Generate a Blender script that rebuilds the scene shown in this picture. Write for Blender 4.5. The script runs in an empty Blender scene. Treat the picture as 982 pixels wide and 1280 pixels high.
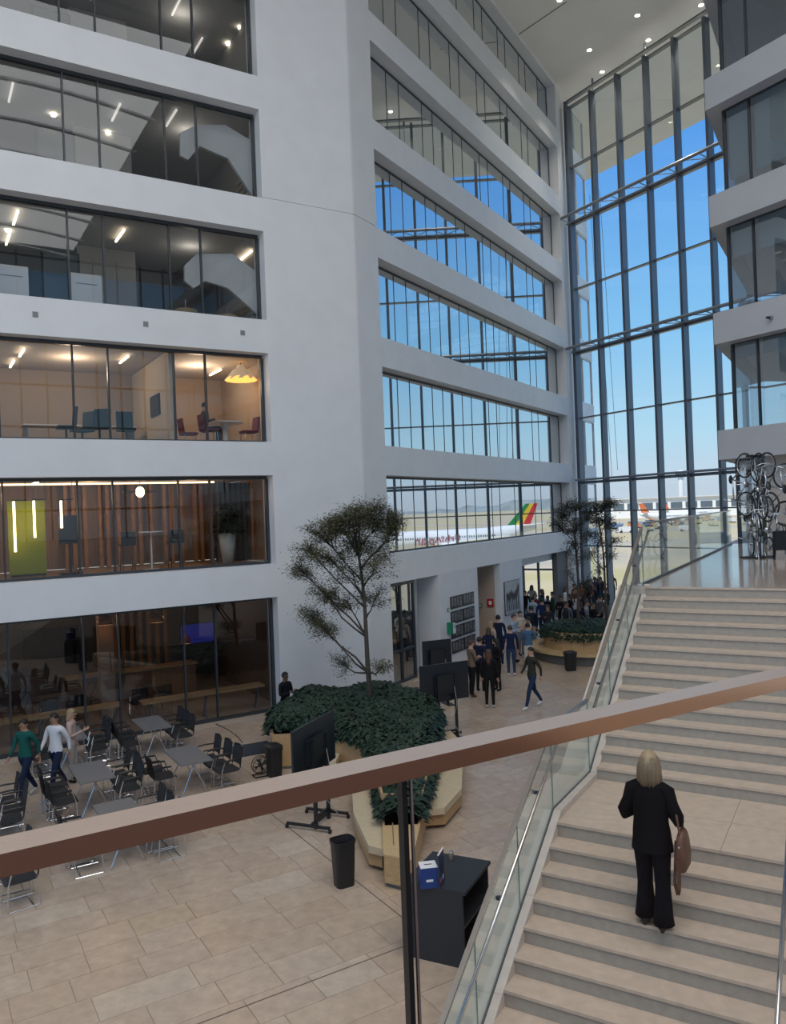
import bpy, bmesh, math, random
import numpy as np
from mathutils import Vector, Matrix
random.seed(7)
PI = math.pi
scene = bpy.context.scene
C = scene.collection

# ------------------------------------------------------------------ camera
F = 985.0; ROLL = math.radians(2.18); H = 5.8
cr, sr = math.cos(ROLL), math.sin(ROLL)
cam_d = bpy.data.cameras.new('camera'); cam = bpy.data.objects.new('camera', cam_d); C.objects.link(cam)
cam_d.sensor_fit = 'HORIZONTAL'; cam_d.sensor_width = 36.0; cam_d.lens = 36.0 * F / 982.0
cam_d.clip_start = 0.05; cam_d.clip_end = 4000
M4 = Matrix(((cr, sr, 0, 0), (0, 0, -1, 0), (-sr, cr, 0, H), (0, 0, 0, 1)))
cam.matrix_world = M4
scene.camera = cam
scene.view_settings.view_transform = 'Standard'; scene.view_settings.look = 'None'
scene.view_settings.exposure = 0.0; scene.view_settings.gamma = 1.0; scene.view_settings.use_curve_mapping = False
scene.cycles.transparent_max_bounces = 24
scene.cycles.max_bounces = 10

# ------------------------------------------------------------------ sky
world = bpy.data.worlds.new('sky'); scene.world = world; world.use_nodes = True
nt = world.node_tree; nt.nodes.clear()
wo = nt.nodes.new('ShaderNodeOutputWorld'); bg = nt.nodes.new('ShaderNodeBackground')
tc = nt.nodes.new('ShaderNodeTexCoord'); sx = nt.nodes.new('ShaderNodeSeparateXYZ'); rp = nt.nodes.new('ShaderNodeValToRGB')
nt.links.new(tc.outputs['Generated'], sx.inputs[0]); nt.links.new(sx.outputs['Z'], rp.inputs[0])
nt.links.new(rp.outputs[0], bg.inputs[0]); nt.links.new(bg.outputs[0], wo.inputs[0])
els = rp.color_ramp.elements
els[0].position = 0.0; els[0].color = (.58, .66, .76, 1)
els[1].position = 1.0; els[1].color = (.05, .16, .55, 1)
for p, c in ((.03, (.60, .72, .84)), (.08, (.50, .76, .93)), (.2, (.27, .60, .94)), (.42, (.10, .35, .88))):
    e = els.new(p); e.color = (*c, 1)
bg.inputs[1].default_value = 1.0
# sun, high behind the building: reaches the airfield only
sl = bpy.data.lights.new('sun', 'SUN'); sl.energy = 4.8; sl.angle = .009; sl.color = (1, .94, .84)
so = bpy.data.objects.new('sun', sl); C.objects.link(so)
so.rotation_euler = Vector((.25, .45, -.86)).to_track_quat('-Z', 'Y').to_euler()

# ------------------------------------------------------------------ frames of the building
def dirv(a):
    a = math.radians(a); return Vector((math.sin(a), math.cos(a), 0))
D1 = dirv(58.6); N1 = Vector((D1.y, -D1.x, 0))      # left facade: along / towards the atrium
D2 = dirv(30.9); N2 = Vector((D2.y, -D2.x, 0))      # angled facade and stairs
D3 = dirv(-31.4)                                     # curtain wall and right building
A1 = math.atan2(D1.y, D1.x); A2 = math.atan2(D2.y, D2.x); A3 = math.atan2(D3.y, D3.x)
O1 = Vector((-3.50, 23.24, 0)); O2 = Vector((-.87, 24.85, 0)); O3 = Vector((10.2, 43.28, 0)); OR = Vector((10.07, 24.25, 0))
def F1(u, z, d=0): v = O1 + D1 * u + N1 * d; return Vector((v.x, v.y, z))
def F2(u, z, d=0): v = O2 + D2 * u + N2 * d; return Vector((v.x, v.y, z))
def CW(t, z, d=0): v = O3 - D3 * t - D1 * d; return Vector((v.x, v.y, z))      # d: into the atrium
def RB(t, z, d=0): v = OR - D3 * t + D1 * d; return Vector((v.x, v.y, z))      # d: into the right building
def ST(s, l, z): v = D2 * s + N2 * l; return Vector((v.x, v.y, z))
def ray(px, py):
    u, v = px - 491, py - 640
    return Vector(((u * cr - v * sr) / F, 1, -(u * sr + v * cr) / F))
def P(px, py, z):                                    # pixel -> point on a horizontal plane
    d = ray(px, py); t = (z - H) / d.z; return Vector((d.x * t, t, z))
def onplane(px, py, p0, n):                          # pixel -> point on a vertical plane
    d = ray(px, py); n = Vector((n.x, n.y, 0)); o = Vector((0, 0, H))
    t = (Vector((p0.x, p0.y, 0)) - Vector((0, 0, 0))).dot(n) / d.dot(n); return o + d * t
SILL = [0, 4.4, 8.0, 11.6, 15.2, 18.8, 22.4, 26.0]
HEAD = [3.43, 7.02, 10.62, 14.22, 17.82, 21.42, 25.02, 28.3]
CEIL = 28.5

# daylight from the cushion skylight over the main atrium
def area_light(name, loc, sxy, energy, color, rot=(0, 0, 0)):
    l = bpy.data.lights.new(name, 'AREA'); l.shape = 'RECTANGLE'; l.size, l.size_y = sxy; l.energy = energy; l.color = color
    o = bpy.data.objects.new(name, l); C.objects.link(o); o.location = loc; o.rotation_euler = rot; return o
skc = D1 * 0 + D3 * -8
area_light('skylight', (skc.x, skc.y, 28.2), (24, 32), 6600, (1.0, .985, .965), (0, 0, A1))

# ------------------------------------------------------------------ materials
MATS = {}
def mat(name, col, rough=.6, metal=0., noise=0., scale=6., bump=0., spec=.5, emit=None, coat=0., stretch=None):
    if name in MATS: return MATS[name]
    m = bpy.data.materials.new(name); m.use_nodes = True; MATS[name] = m
    t = m.node_tree; b = t.nodes['Principled BSDF']
    b.inputs['Base Color'].default_value = (*col, 1); b.inputs['Roughness'].default_value = rough
    b.inputs['Metallic'].default_value = metal; b.inputs['Specular IOR Level'].default_value = spec
    b.inputs['Coat Weight'].default_value = coat
    if noise or bump:
        co = t.nodes.new('ShaderNodeTexCoord'); mp = t.nodes.new('ShaderNodeMapping')
        if stretch: mp.inputs['Scale'].default_value = stretch
        n = t.nodes.new('ShaderNodeTexNoise'); n.inputs['Scale'].default_value = scale; n.inputs['Detail'].default_value = 6
        t.links.new(co.outputs['Object'], mp.inputs[0]); t.links.new(mp.outputs[0], n.inputs['Vector'])
        if noise:
            r = t.nodes.new('ShaderNodeValToRGB')
            r.color_ramp.elements[0].position = .3; r.color_ramp.elements[1].position = .7
            r.color_ramp.elements[0].color = (*[max(0, c * (1 - noise)) for c in col], 1)
            r.color_ramp.elements[1].color = (*[min(1, c * (1 + noise)) for c in col], 1)
            t.links.new(n.outputs['Fac'], r.inputs[0]); t.links.new(r.outputs[0], b.inputs['Base Color'])
        if bump:
            bp = t.nodes.new('ShaderNodeBump'); bp.inputs['Strength'].default_value = bump; bp.inputs['Distance'].default_value = .02
            t.links.new(n.outputs['Fac'], bp.inputs['Height']); t.links.new(bp.outputs[0], b.inputs['Normal'])
    if emit:
        b.inputs['Emission Color'].default_value = (*emit[0], 1); b.inputs['Emission Strength'].default_value = emit[1]
    return m
def glass(name, tint, f0, f90=1.0, rough=0.0):
    """coated architectural glass: tinted see-through plus a mirror share rising to grazing"""
    m = bpy.data.materials.new(name); m.use_nodes = True; MATS[name] = m
    t = m.node_tree; t.nodes.clear()
    o = t.nodes.new('ShaderNodeOutputMaterial'); mx = t.nodes.new('ShaderNodeMixShader')
    tr = t.nodes.new('ShaderNodeBsdfTransparent'); gl = t.nodes.new('ShaderNodeBsdfGlossy')
    tr.inputs[0].default_value = (*tint, 1); gl.inputs['Roughness'].default_value = rough; gl.inputs['Color'].default_value = (.93, .97, 1, 1)
    lw = t.nodes.new('ShaderNodeLayerWeight'); lw.inputs[0].default_value = .5
    pw = t.nodes.new('ShaderNodeMath'); pw.operation = 'POWER'; pw.inputs[1].default_value = 2.6
    mr = t.nodes.new('ShaderNodeMapRange'); mr.inputs['To Min'].default_value = f0; mr.inputs['To Max'].default_value = f90
    t.links.new(lw.outputs['Facing'], pw.inputs[0]); t.links.new(pw.outputs[0], mr.inputs['Value'])
    t.links.new(mr.outputs[0], mx.inputs[0]); t.links.new(tr.outputs[0], mx.inputs[1]); t.links.new(gl.outputs[0], mx.inputs[2])
    t.links.new(mx.outputs[0], o.inputs[0]); return m

WHITE = mat('white_panel', (.74, .75, .77), .45, noise=.03, scale=1.3)
WHITE2 = mat('white_plaster', (.72, .73, .75), .7, noise=.03, scale=2)
CEILM = mat('ceiling_white', (.88, .86, .82), .6, noise=.03, scale=.5)
FRAME = mat('dark_frame', (.035, .042, .05), .4)
STEEL = mat('grey_steel', (.16, .18, .21), .35, .6)
CHROME = mat('chrome', (.75, .75, .76), .15, 1.0)
BRUSH = mat('brushed_rail', (.80, .66, .58), .48, 1.0, noise=.06, scale=30, stretch=(1, 40, 40)); RAIL_REFL = mat('rail_side_warm_reflection', (.66, .40, .26), .16, 1.0)  # warm reflections put into the brown of the rail side; top paler and rougher
BLACK = mat('black_plastic', (.012, .013, .015), .4)
BLACKM = mat('black_satin', (.014, .018, .024), .3)
DARKGREY = mat('charcoal_fabric', (.035, .036, .04), .9, noise=.2, scale=60)
TABLE = mat('table_grey', (.17, .17, .175), .45, noise=.05, scale=20)
MESHB = mat('mesh_black', (.028, .028, .031), .85, noise=.3, scale=120)
WOOD = mat('oak', (.50, .32, .16), .5, noise=.16, scale=5, bump=.05, stretch=(2, 2, 14))
WOODT = mat('oak_light', (.58, .41, .22), .45, noise=.12, scale=5, stretch=(12, 2, 2))
CUSH = mat('cream_seat', (.60, .50, .34), .6, noise=.06, scale=8)
SOIL = mat('soil', (.012, .022, .012), 1, noise=.4, scale=12)
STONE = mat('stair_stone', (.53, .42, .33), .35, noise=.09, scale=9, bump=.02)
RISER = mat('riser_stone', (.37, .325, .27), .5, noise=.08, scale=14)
PARA = mat('parapet_stone', (.56, .48, .41), .4, noise=.07, scale=7)
LANDM = mat('landing_stone', (.50, .41, .34), .1, noise=.05, scale=4)
GL1 = glass('facade_glass', (.70, .72, .72), .055, .9)
GL0 = glass('shop_glass', (.58, .58, .58), .10, .9)
GL2 = glass('mirror_glass', (.30, .36, .40), .66, .98)
GLC = glass('clear_curtain_glass', (.93, .97, .98), .03, .7)
GLR = glass('office_glass', (.62, .68, .72), .14, .9)
GLS = glass('guard_glass', (.93, .97, .955), .025, .6)
GLN = glass('clear_guard_glass', (.985, .99, .985), .01, .3)
GEDGE = mat('glass_edge', (.08, .2, .17), .2)

# stone floor tiles: tint from a colour attribute plus cloudy grain
def tile_mat():
    m = bpy.data.materials.new('limestone'); m.use_nodes = True; t = m.node_tree; b = t.nodes['Principled BSDF']
    at = t.nodes.new('ShaderNodeVertexColor'); at.layer_name = 'tint'
    g = t.nodes.new('ShaderNodeNewGeometry'); n = t.nodes.new('ShaderNodeTexNoise'); n.inputs['Scale'].default_value = 5; n.inputs['Detail'].default_value = 8; n.inputs['Roughness'].default_value = .65
    r = t.nodes.new('ShaderNodeMapRange'); r.inputs['From Min'].default_value = .3; r.inputs['From Max'].default_value = .7; r.inputs['To Min'].default_value = .86; r.inputs['To Max'].default_value = 1.1
    mx = t.nodes.new('ShaderNodeMix'); mx.data_type = 'RGBA'; mx.blend_type = 'MULTIPLY'; mx.inputs[0].default_value = 1
    t.links.new(g.outputs['Position'], n.inputs['Vector']); t.links.new(n.outputs['Fac'], r.inputs['Value'])
    t.links.new(at.outputs['Color'], mx.inputs[6]); t.links.new(r.outputs[0], mx.inputs[7]); t.links.new(mx.outputs[2], b.inputs['Base Color'])
    b.inputs['Roughness'].default_value = .23; b.inputs['Specular IOR Level'].default_value = .45
    return m
TILE = tile_mat()

# ------------------------------------------------------------------ mesh helpers
class MB:
    def __init__(s): s.v = []; s.f = []; s.smooth = False
    def add(s, vs, fs):
        b = len(s.v); s.v += [tuple(x) for x in vs]; s.f += [tuple(i + b for i in f) for f in fs]; return s
    def box(s, c, size, rz=0, rx=0, ry=0):
        m = Matrix.Rotation(rz, 3, 'Z') @ Matrix.Rotation(ry, 3, 'Y') @ Matrix.Rotation(rx, 3, 'X'); c = Vector(c)
        vs = [c + m @ Vector((x * size[0] / 2, y * size[1] / 2, z * size[2] / 2)) for x in (-1, 1) for y in (-1, 1) for z in (-1, 1)]
        return s.add(vs, [(0, 1, 3, 2), (4, 6, 7, 5), (0, 4, 5, 1), (2, 3, 7, 6), (0, 2, 6, 4), (1, 5, 7, 3)])
    def bar(s, a, b, w, h, up=(0, 0, 1)):
        """a rectangular bar from a to b; w across, h along up"""
        a, b = Vector(a), Vector(b); d = (b - a).normalized(); up = Vector(up)
        if abs(d.dot(up)) > .99: up = Vector((0, 1, 0))
        x = d.cross(up).normalized(); y = x.cross(d).normalized()
        vs = [p + x * (i * w / 2) + y * (j * h / 2) for p in (a, b) for i, j in ((-1, -1), (1, -1), (1, 1), (-1, 1))]
        return s.add(vs, [(3, 2, 1, 0), (4, 5, 6, 7), (0, 1, 5, 4), (1, 2, 6, 5), (2, 3, 7, 6), (3, 0, 4, 7)])
    def quad(s, a, b, c, d): return s.add([a, b, c, d], [(0, 1, 2, 3)])
    def prism(s, poly, z0, z1):
        n = len(poly); vs = [(p[0], p[1], z0) for p in poly] + [(p[0], p[1], z1) for p in poly]
        return s.add(vs, [tuple(range(n - 1, -1, -1)), tuple(range(n, 2 * n))] + [(i, (i + 1) % n, n + (i + 1) % n, n + i) for i in range(n)])
    def extrude(s, poly3, off):
        """a 3-D polygon pushed along a vector"""
        n = len(poly3); off = Vector(off); vs = [Vector(p) for p in poly3] + [Vector(p) + off for p in poly3]
        return s.add(vs, [tuple(range(n - 1, -1, -1)), tuple(range(n, 2 * n))] + [(i, (i + 1) % n, n + (i + 1) % n, n + i) for i in range(n)])
    def tube(s, pts, r, n=8, cap=True, closed=False):
        pts = [Vector(p) for p in pts]; rs = r if isinstance(r, (list, tuple)) else [r] * len(pts)
        base = len(s.v); k = len(pts); prev = None
        for i, p in enumerate(pts):
            if closed: d = pts[(i + 1) % k] - pts[i - 1]
            else: d = pts[min(i + 1, k - 1)] - pts[max(i - 1, 0)]
            d = d.normalized() if d.length > 1e-9 else Vector((0, 0, 1))
            if prev is None:
                x = d.orthogonal().normalized()
            else:
                x = (prev - d * prev.dot(d)); x = x.normalized() if x.length > 1e-6 else d.orthogonal().normalized()
            prev = x; y = d.cross(x)
            for j in range(n):
                a = 2 * PI * j / n; s.v.append(tuple(p + (x * math.cos(a) + y * math.sin(a)) * rs[i]))
        for i in range(k if closed else k - 1):
            for j in range(n):
                a = base + i * n + j; b = base + i * n + (j + 1) % n
                c = base + ((i + 1) % k) * n + (j + 1) % n; d_ = base + ((i + 1) % k) * n + j
                s.f.append((a, b, c, d_))
        if cap and not closed:
            s.f.append(tuple(base + j for j in range(n - 1, -1, -1))); s.f.append(tuple(base + (k - 1) * n + j for j in range(n)))
        return s
    def lathe(s, prof, c=(0, 0, 0), n=20):
        base = len(s.v); c = Vector(c); k = len(prof)
        for r, z in prof:
            for j in range(n):
                a = 2 * PI * j / n; s.v.append((c.x + r * math.cos(a), c.y + r * math.sin(a), c.z + z))
        for i in range(k - 1):
            for j in range(n):
                s.f.append((base + i * n + j, base + i * n + (j + 1) % n, base + (i + 1) * n + (j + 1) % n, base + (i + 1) * n + j))
        s.f.append(tuple(base + j for j in range(n - 1, -1, -1))); s.f.append(tuple(base + (k - 1) * n + j for j in range(n)))
        return s
    def loft(s, rings, cap=True):
        """rings: lists of points, same count"""
        base = len(s.v); n = len(rings[0])
        for r in rings: s.v += [tuple(p) for p in r]
        for i in range(len(rings) - 1):
            for j in range(n):
                s.f.append((base + i * n + j, base + i * n + (j + 1) % n, base + (i + 1) * n + (j + 1) % n, base + (i + 1) * n + j))
        if cap:
            s.f.append(tuple(base + j for j in range(n - 1, -1, -1))); s.f.append(tuple(base + (len(rings) - 1) * n + j for j in range(n)))
        return s
    def ell(s, c, r, nu=12, nv=8):
        c = Vector(c); prof = []
        rings = [[(c.x + r[0] * math.sin(PI * i / nv) * math.cos(2 * PI * j / nu), c.y + r[1] * math.sin(PI * i / nv) * math.sin(2 * PI * j / nu), c.z - r[2] * math.cos(PI * i / nv)) for j in range(nu)] for i in range(nv + 1)]
        rings[0] = [(c.x + 1e-4 * math.cos(2 * PI * j / nu), c.y + 1e-4 * math.sin(2 * PI * j / nu), c.z - r[2]) for j in range(nu)]
        rings[-1] = [(c.x + 1e-4 * math.cos(2 * PI * j / nu), c.y + 1e-4 * math.sin(2 * PI * j / nu), c.z + r[2]) for j in range(nu)]
        return s.loft(rings)
    def mesh(s, name, m=None, smooth=False):
        me = bpy.data.meshes.new(name); me.from_pydata(s.v, [], s.f); me.update()
        if m: me.materials.append(m)
        if smooth:
            for p in me.polygons: p.use_smooth = True
        return me
    def build(s, name, m, parent=None, smooth=False):
        return link(name, s.mesh(name, m, smooth), parent)
def fixn(me):
    bm = bmesh.new(); bm.from_mesh(me); bmesh.ops.recalc_face_normals(bm, faces=bm.faces); bm.to_mesh(me); bm.free()
def link(name, me, parent=None):
    o = bpy.data.objects.new(name, me); C.objects.link(o)
    if parent: o.parent = parent
    return o
def tag(o, label, cat, group=None):
    o['label'] = label; o['category'] = cat
    if group: o['group'] = group
    return o
def struct(o, label=None):
    o['kind'] = 'structure'
    if label: o['label'] = label
    return o
def empty(name, loc=(0, 0, 0), rz=0, parent=None):
    o = bpy.data.objects.new(name, None); C.objects.link(o); o.location = loc; o.rotation_euler = (0, 0, rz); o.empty_display_size = .2
    if parent: o.parent = parent
    return o
def thing(name, label, cat, loc=(0, 0, 0), rz=0, group=None): return tag(empty(name, loc, rz), label, cat, group)
def copy_tree(o, parent=None):
    c = o.copy(); C.objects.link(c); c.parent = parent
    for ch in o.children: copy_tree(ch, c)
    return c
def dup(o, loc, rz, label=None, group=None):
    c = copy_tree(o); c.location = loc; c.rotation_euler = (0, 0, rz)
    if label: c['label'] = label
    if group: c['group'] = group
    return c

# ================================================================== STRUCTURE
def pix(p):
    a = F * p[0] / p[1]; b = -F * (p[2] - H) / p[1]
    return 491 + a * cr + b * sr, 640 - a * sr + b * cr
def boxF(mb, fn, u0, u1, z0, z1, d0, d1):
    """a box in a facade's own frame"""
    vs = [fn(u, z, d) for u in (u0, u1) for d in (d0, d1) for z in (z0, z1)]
    mb.add(vs, [(0, 1, 3, 2), (4, 6, 7, 5), (0, 4, 5, 1), (2, 3, 7, 6), (0, 2, 6, 4), (1, 5, 7, 3)]); return mb

# ---- floor: dark joint bed, stone tiles laid along the left facade
bed = MB().prism([(-30, -12), (26, -12), (26, 24), (16.3, 33.4), (10.3, 43.2), (9, 43), (-1, 32), (-30, 22)], -.3, -.012)
floor = struct(bed.build('floor', mat('joint_grout', (.43, .345, .275), .8)), 'pale limestone tile floor of the atrium')
def tile_mesh(l, w, tint, key, cache={}):
    k = (l, w, key)
    if k in cache: return cache[k]
    g = .005; b = .003; x, y = l / 2 - g / 2, w / 2 - g / 2
    mb = MB(); vs = [(-x, -y, -.012), (x, -y, -.012), (x, y, -.012), (-x, y, -.012), (-x + b, -y + b, 0), (x - b, -y + b, 0), (x - b, y - b, 0), (-x + b, y - b, 0)]
    mb.add(vs, [(4, 5, 6, 7), (0, 1, 5, 4), (1, 2, 6, 5), (2, 3, 7, 6), (3, 0, 4, 7)])
    me = mb.mesh('tile', TILE); ca = me.color_attributes.new('tint', 'FLOAT_COLOR', 'POINT')
    for d in ca.data: d.color = (*tint, 1)
    cache[k] = me; return me
TINTS = [(0.52, 0.409, 0.315), (0.503, 0.392, 0.304), (0.525, 0.414, 0.326), (0.508, 0.392, 0.299), (0.548, 0.447, 0.357), (0.492, 0.382, 0.299), (0.52, 0.403, 0.289), (0.514, 0.403, 0.32), (0.508, 0.398, 0.31), (0.531, 0.425, 0.336)]
tiles = []; rt = random.Random(3); q3 = 3.0
while q3 < 40:
    w = .56; q1 = -12 + rt.random()
    while q1 < 32:
        l = rt.choice((.7, .85, .85, 1.0, 1.2)); c = D1 * (q1 + l / 2) + D3 * (q3 + w / 2)
        if c.y > 5:
            px, py = pix((c.x, c.y, 0))
            inside = (q3 + w / 2 < 21.6 or (c - O2).dot(N2) > .1) and q1 + l / 2 < 31
            if inside and -60 < px < 1000 and py < 1330: tiles.append((l * w * F * F * H / c.y ** 3 * (1 if px < 640 else .3), c, l, w, rt.randrange(10)))
        q1 += l
    q3 += w
tiles.sort(key=lambda t: -t[0])
for _, c, l, w, ti in tiles[:300]:
    o = link('tile', tile_mesh(l, w, TINTS[ti], ti), floor); o.location = (c.x, c.y, 0); o.rotation_euler = (0, 0, A1)
rest = MB(); rc = []; ux, uy = D1, D3
for _, c, l, w, ti in tiles[300:]:
    me = tile_mesh(l, w, TINTS[ti], ti); b = len(rest.v)
    for v in me.vertices:
        q = c + ux * v.co.x + uy * v.co.y; rest.v.append((q.x, q.y, v.co.z)); rc.append(TINTS[ti])
    rest.f += [tuple(i + b for i in p.vertices) for p in me.polygons]
ro = rest.build('tile', TILE, floor); ca = ro.data.color_attributes.new('tint', 'FLOAT_COLOR', 'POINT')
for d, t in zip(ca.data, rc): d.color = (*t, 1)
ro['kind'] = 'stuff'; ro['label'] = 'further limestone tiles of the atrium floor'
JNT = mat('expansion_joint', (.15, .115, .095), .8)
qa = P(337, 1016, 0).dot(D1); qb = P(512, 1180, 0).dot(D3)
MB().bar(D1 * qa + D3 * (qb) + Vector((0, 0, .0005)), D1 * qa + D3 * 18.5 + Vector((0, 0, .0005)), .018, .004).build('expansion_joint', JNT, floor)
MB().bar(D1 * -4 + D3 * qb + Vector((0, 0, .0005)), D1 * 8 + D3 * qb + Vector((0, 0, .0005)), .018, .004).build('expansion_joint', JNT, floor)

# ---- ceiling with roof overhang outside the glass wall
qc = O3.dot(D1)
def Q(a, b): v = D1 * a + D3 * b; return (v.x, v.y)
ce = struct(MB().prism([Q(-36, -32), Q(qc + 9.8, -32), Q(qc + 9.8, 60), Q(-36, 60)], CEIL, CEIL + .8).build('ceiling', CEILM), 'white soffit ceiling with small downlights')
a = onplane(648, 43, O2 + N2 * 3, N2)
p0, p1 = P(645, 45, CEIL), P(708, 2, CEIL)
MB().bar(p0 + Vector((0, 0, -.002)), p1 + Vector((0, 0, -.002)), .06, .012).build('ceiling_joint', mat('ceiling_gap', (.2, .2, .2), .8), ce)

# ---- left facade: pillar, spandrels, window rows
wl = MB()
for k in range(6): boxF(wl, F1, -34, 0, HEAD[k], SILL[k + 1], 0, -.62)
boxF(wl, F1, -34, 0, HEAD[6], CEIL, 0, -.62); boxF(wl, F1, -34, 0, HEAD[5], SILL[6], 0, -.62)
boxF(wl, F1, -34, -12.5, 0, CEIL, -.02, -.6)
wall_left = struct(wl.build('wall_left', WHITE), 'white spandrel bands of the left office facade')
VENT = mat('vent_grey', (.22, .23, .25), .6)
for px, py in ((44, 393), (182, 405), (303, 416)):
    p = onplane(px, py, O1, N1); MB().box(p + N1 * .01, (.13, .03, .13), A1).build('vent_cover', VENT, wall_left)
pil_poly = [F1(0, 0), F1(3.05, 0), F1(3.12, 0, -.02), F2(.02, 0, -.005), F2(.08, 0), F2(1.35, 0), F2(1.35, 0, -.8), F1(0, 0, -.8)]
pil = MB().prism(pil_poly, 0, 15.22).prism(pil_poly, 15.235, CEIL).prism([p + (F1(1, 0, -.8) - p) * .03 for p in pil_poly], 15.2, 15.25)
struct(pil.build('wall_pillar', WHITE), 'broad white corner pillar between the two office facades')

def window_row(n, fn, us, z0, z1, d, gm, side, fw=.055, deep=.12, frame_m=FRAME):
    """one ribbon window: dark frame, mullions, one pane per bay"""
    w = struct(empty('window_%d' % n)); lo, hi = min(us), max(us)
    fr = MB()
    boxF(fr, fn, lo, hi, z0, z0 + fw, d - deep / 2, d + deep / 2); boxF(fr, fn, lo, hi, z1 - fw * 1.3, z1, d - deep / 2, d + deep / 2)
    fr.build('window_frame', frame_m, w)
    for i, u in enumerate(us):
        m = MB(); ww = fw * (1.3 if i in (0, len(us) - 1) else (.6 if deep > .05 else .28))
        boxF(m, fn, u - ww / 2, u + ww / 2, z0 + fw, z1 - fw * 1.3, d - deep / 2, d + deep / 2); m.build('mullion', frame_m, w)
    for a_, b_ in zip(us[:-1], us[1:]):
        MB().quad(fn(a_, z0 + fw, d), fn(b_, z0 + fw, d), fn(b_, z1 - fw, d), fn(a_, z1 - fw, d)).build('pane', gm, w)
    return w
U1 = [-.04, -1.78, -2.69, -4.47, -5.37, -7.15, -8.05, -9.83, -10.73, -12.5]
wn = 1
for k in range(6):
    window_row(wn, F1, U1, SILL[k], HEAD[k], -.45, GL0 if k == 0 else GL1, 'left', fw=.07)['label'] = ('dark framed ribbon window of the left facade, row %d above the atrium floor' % k) if k else 'black framed ground floor glazing of the left facade'
    wn += 1

# ---- angled facade
U2 = [1.4]
while U2[-1] < 19.3: U2.append(round(U2[-1] + (1.75 if len(U2) % 2 else .87), 3))
U2[-1] = 20.2
w2 = MB()
for k in range(7): boxF(w2, F2, 1.35, 20.25, HEAD[k], SILL[k + 1], 0, -.62)
boxF(w2, F2, 1.35, 20.25, HEAD[7], CEIL, 0, -.62)
boxF(w2, F2, 20.25, 21.55, 0, CEIL, 0, -.75)
wall_angled = struct(w2.build('wall_angled', WHITE), 'white spandrel bands of the angled facade beside the glass wall')
for i in range(7):
    p = F2(2.6 + i * 2.55, 11.12, .01); MB().box(p, (.09, .02, .09), A2).build('vent_cover', mat('vent_white', (.8, .8, .8), .5), wall_angled)
for k in range(1, 8):
    window_row(wn, F2, U2, SILL[k], HEAD[k], -.5, GL2, 'angled', fw=.06, deep=.03)['label'] = 'mirror glass ribbon window of the angled facade, row %d' % k; wn += 1
# wing of the same facade going on outside
we = MB()
for k in range(7): boxF(we, F2, 21.7, 25.2, HEAD[k], SILL[k + 1], 0, -.5)
struct(we.build('wall_outer_wing', WHITE), 'white bands of the office wing going on outside')
for k in range(8):
    window_row(wn, F2, [21.75, 23.5, 25.2], SILL[k], HEAD[k], -.1, GL2, 'wing', fw=.05, frame_m=WHITE)['label'] = 'pale blue window row of the outside wing'; wn += 1
# dim rooms behind the angled facade
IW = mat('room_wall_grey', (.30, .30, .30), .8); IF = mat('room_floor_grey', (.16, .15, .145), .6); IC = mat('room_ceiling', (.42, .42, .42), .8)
rm = MB()
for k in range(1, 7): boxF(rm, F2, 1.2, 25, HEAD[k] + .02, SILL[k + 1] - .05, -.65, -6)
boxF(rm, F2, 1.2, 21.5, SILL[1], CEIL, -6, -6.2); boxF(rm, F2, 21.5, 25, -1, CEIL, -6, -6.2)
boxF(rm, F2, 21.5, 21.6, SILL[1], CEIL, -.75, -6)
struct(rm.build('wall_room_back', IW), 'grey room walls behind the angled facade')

# ground floor of the angled facade
PL = MB()
boxF(PL, F2, 4.9, 8.13, 0, 3.44, 0, -.3); boxF(PL, F2, 10.48, 12.97, 0, 3.44, 0, -.3)
boxF(PL, F2, 4.75, 4.9, 0, 3.44, 0, -.9); boxF(PL, F2, 3.15, 4.13, 0, 3.44, -.82, -.9)
wall_plaster = struct(PL.build('wall_lobby', WHITE2), 'white plaster lobby wall under the angled facade')
boxF(MB(), F2, 3.2, 4.1, .02, 3.4, -.55, -.6).build('panel', mat('pale_reflection_panel', (.42, .47, .49), .3), wall_plaster)  # glazing panel, its pale reflection put into an opaque colour
cor = MB()
BEIGE = mat('corridor_beige', (.52, .40, .31), .7)
boxF(cor, F2, 8.0, 8.13, 0, 3.44, -.3, -7); boxF(cor, F2, 10.48, 10.6, 0, 3.44, -.3, -7); boxF(cor, F2, 8.13, 10.48, 0, 3.44, -3.2, -3.4)
struct(cor.build('wall_corridor', BEIGE), 'beige corridor walls in the lobby opening')
dr = struct(empty('door_1'), 'black framed glass door beside the pillar')
fr = MB()
for u in (1.4, 2.2, 3.1): boxF(fr, F2, u - .04, u + .04, 0, 3.4, -.22, -.12)
boxF(fr, F2, 1.4, 3.1, 0, .08, -.22, -.12); boxF(fr, F2, 1.4, 3.1, 3.3, 3.44, -.22, -.12); boxF(fr, F2, 1.4, 3.1, 1.05, 1.12, -.22, -.12)
fr.build('door_frame', FRAME, dr)
GLD = glass('door_glass', (.25, .25, .25), .35, .95)
for u in (1.4, 2.2): MB().quad(F2(u, .05, -.17), F2(u + .85, .05, -.17), F2(u + .85, 3.35, -.17), F2(u, 3.35, -.17)).build('pane', GLD, dr)
bk = MB(); boxF(bk, F2, .8, 4.7, 0, 3.4, -3, -3.1); struct(bk.build('wall_door_room', IW), 'dim room wall behind the glass door')
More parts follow.
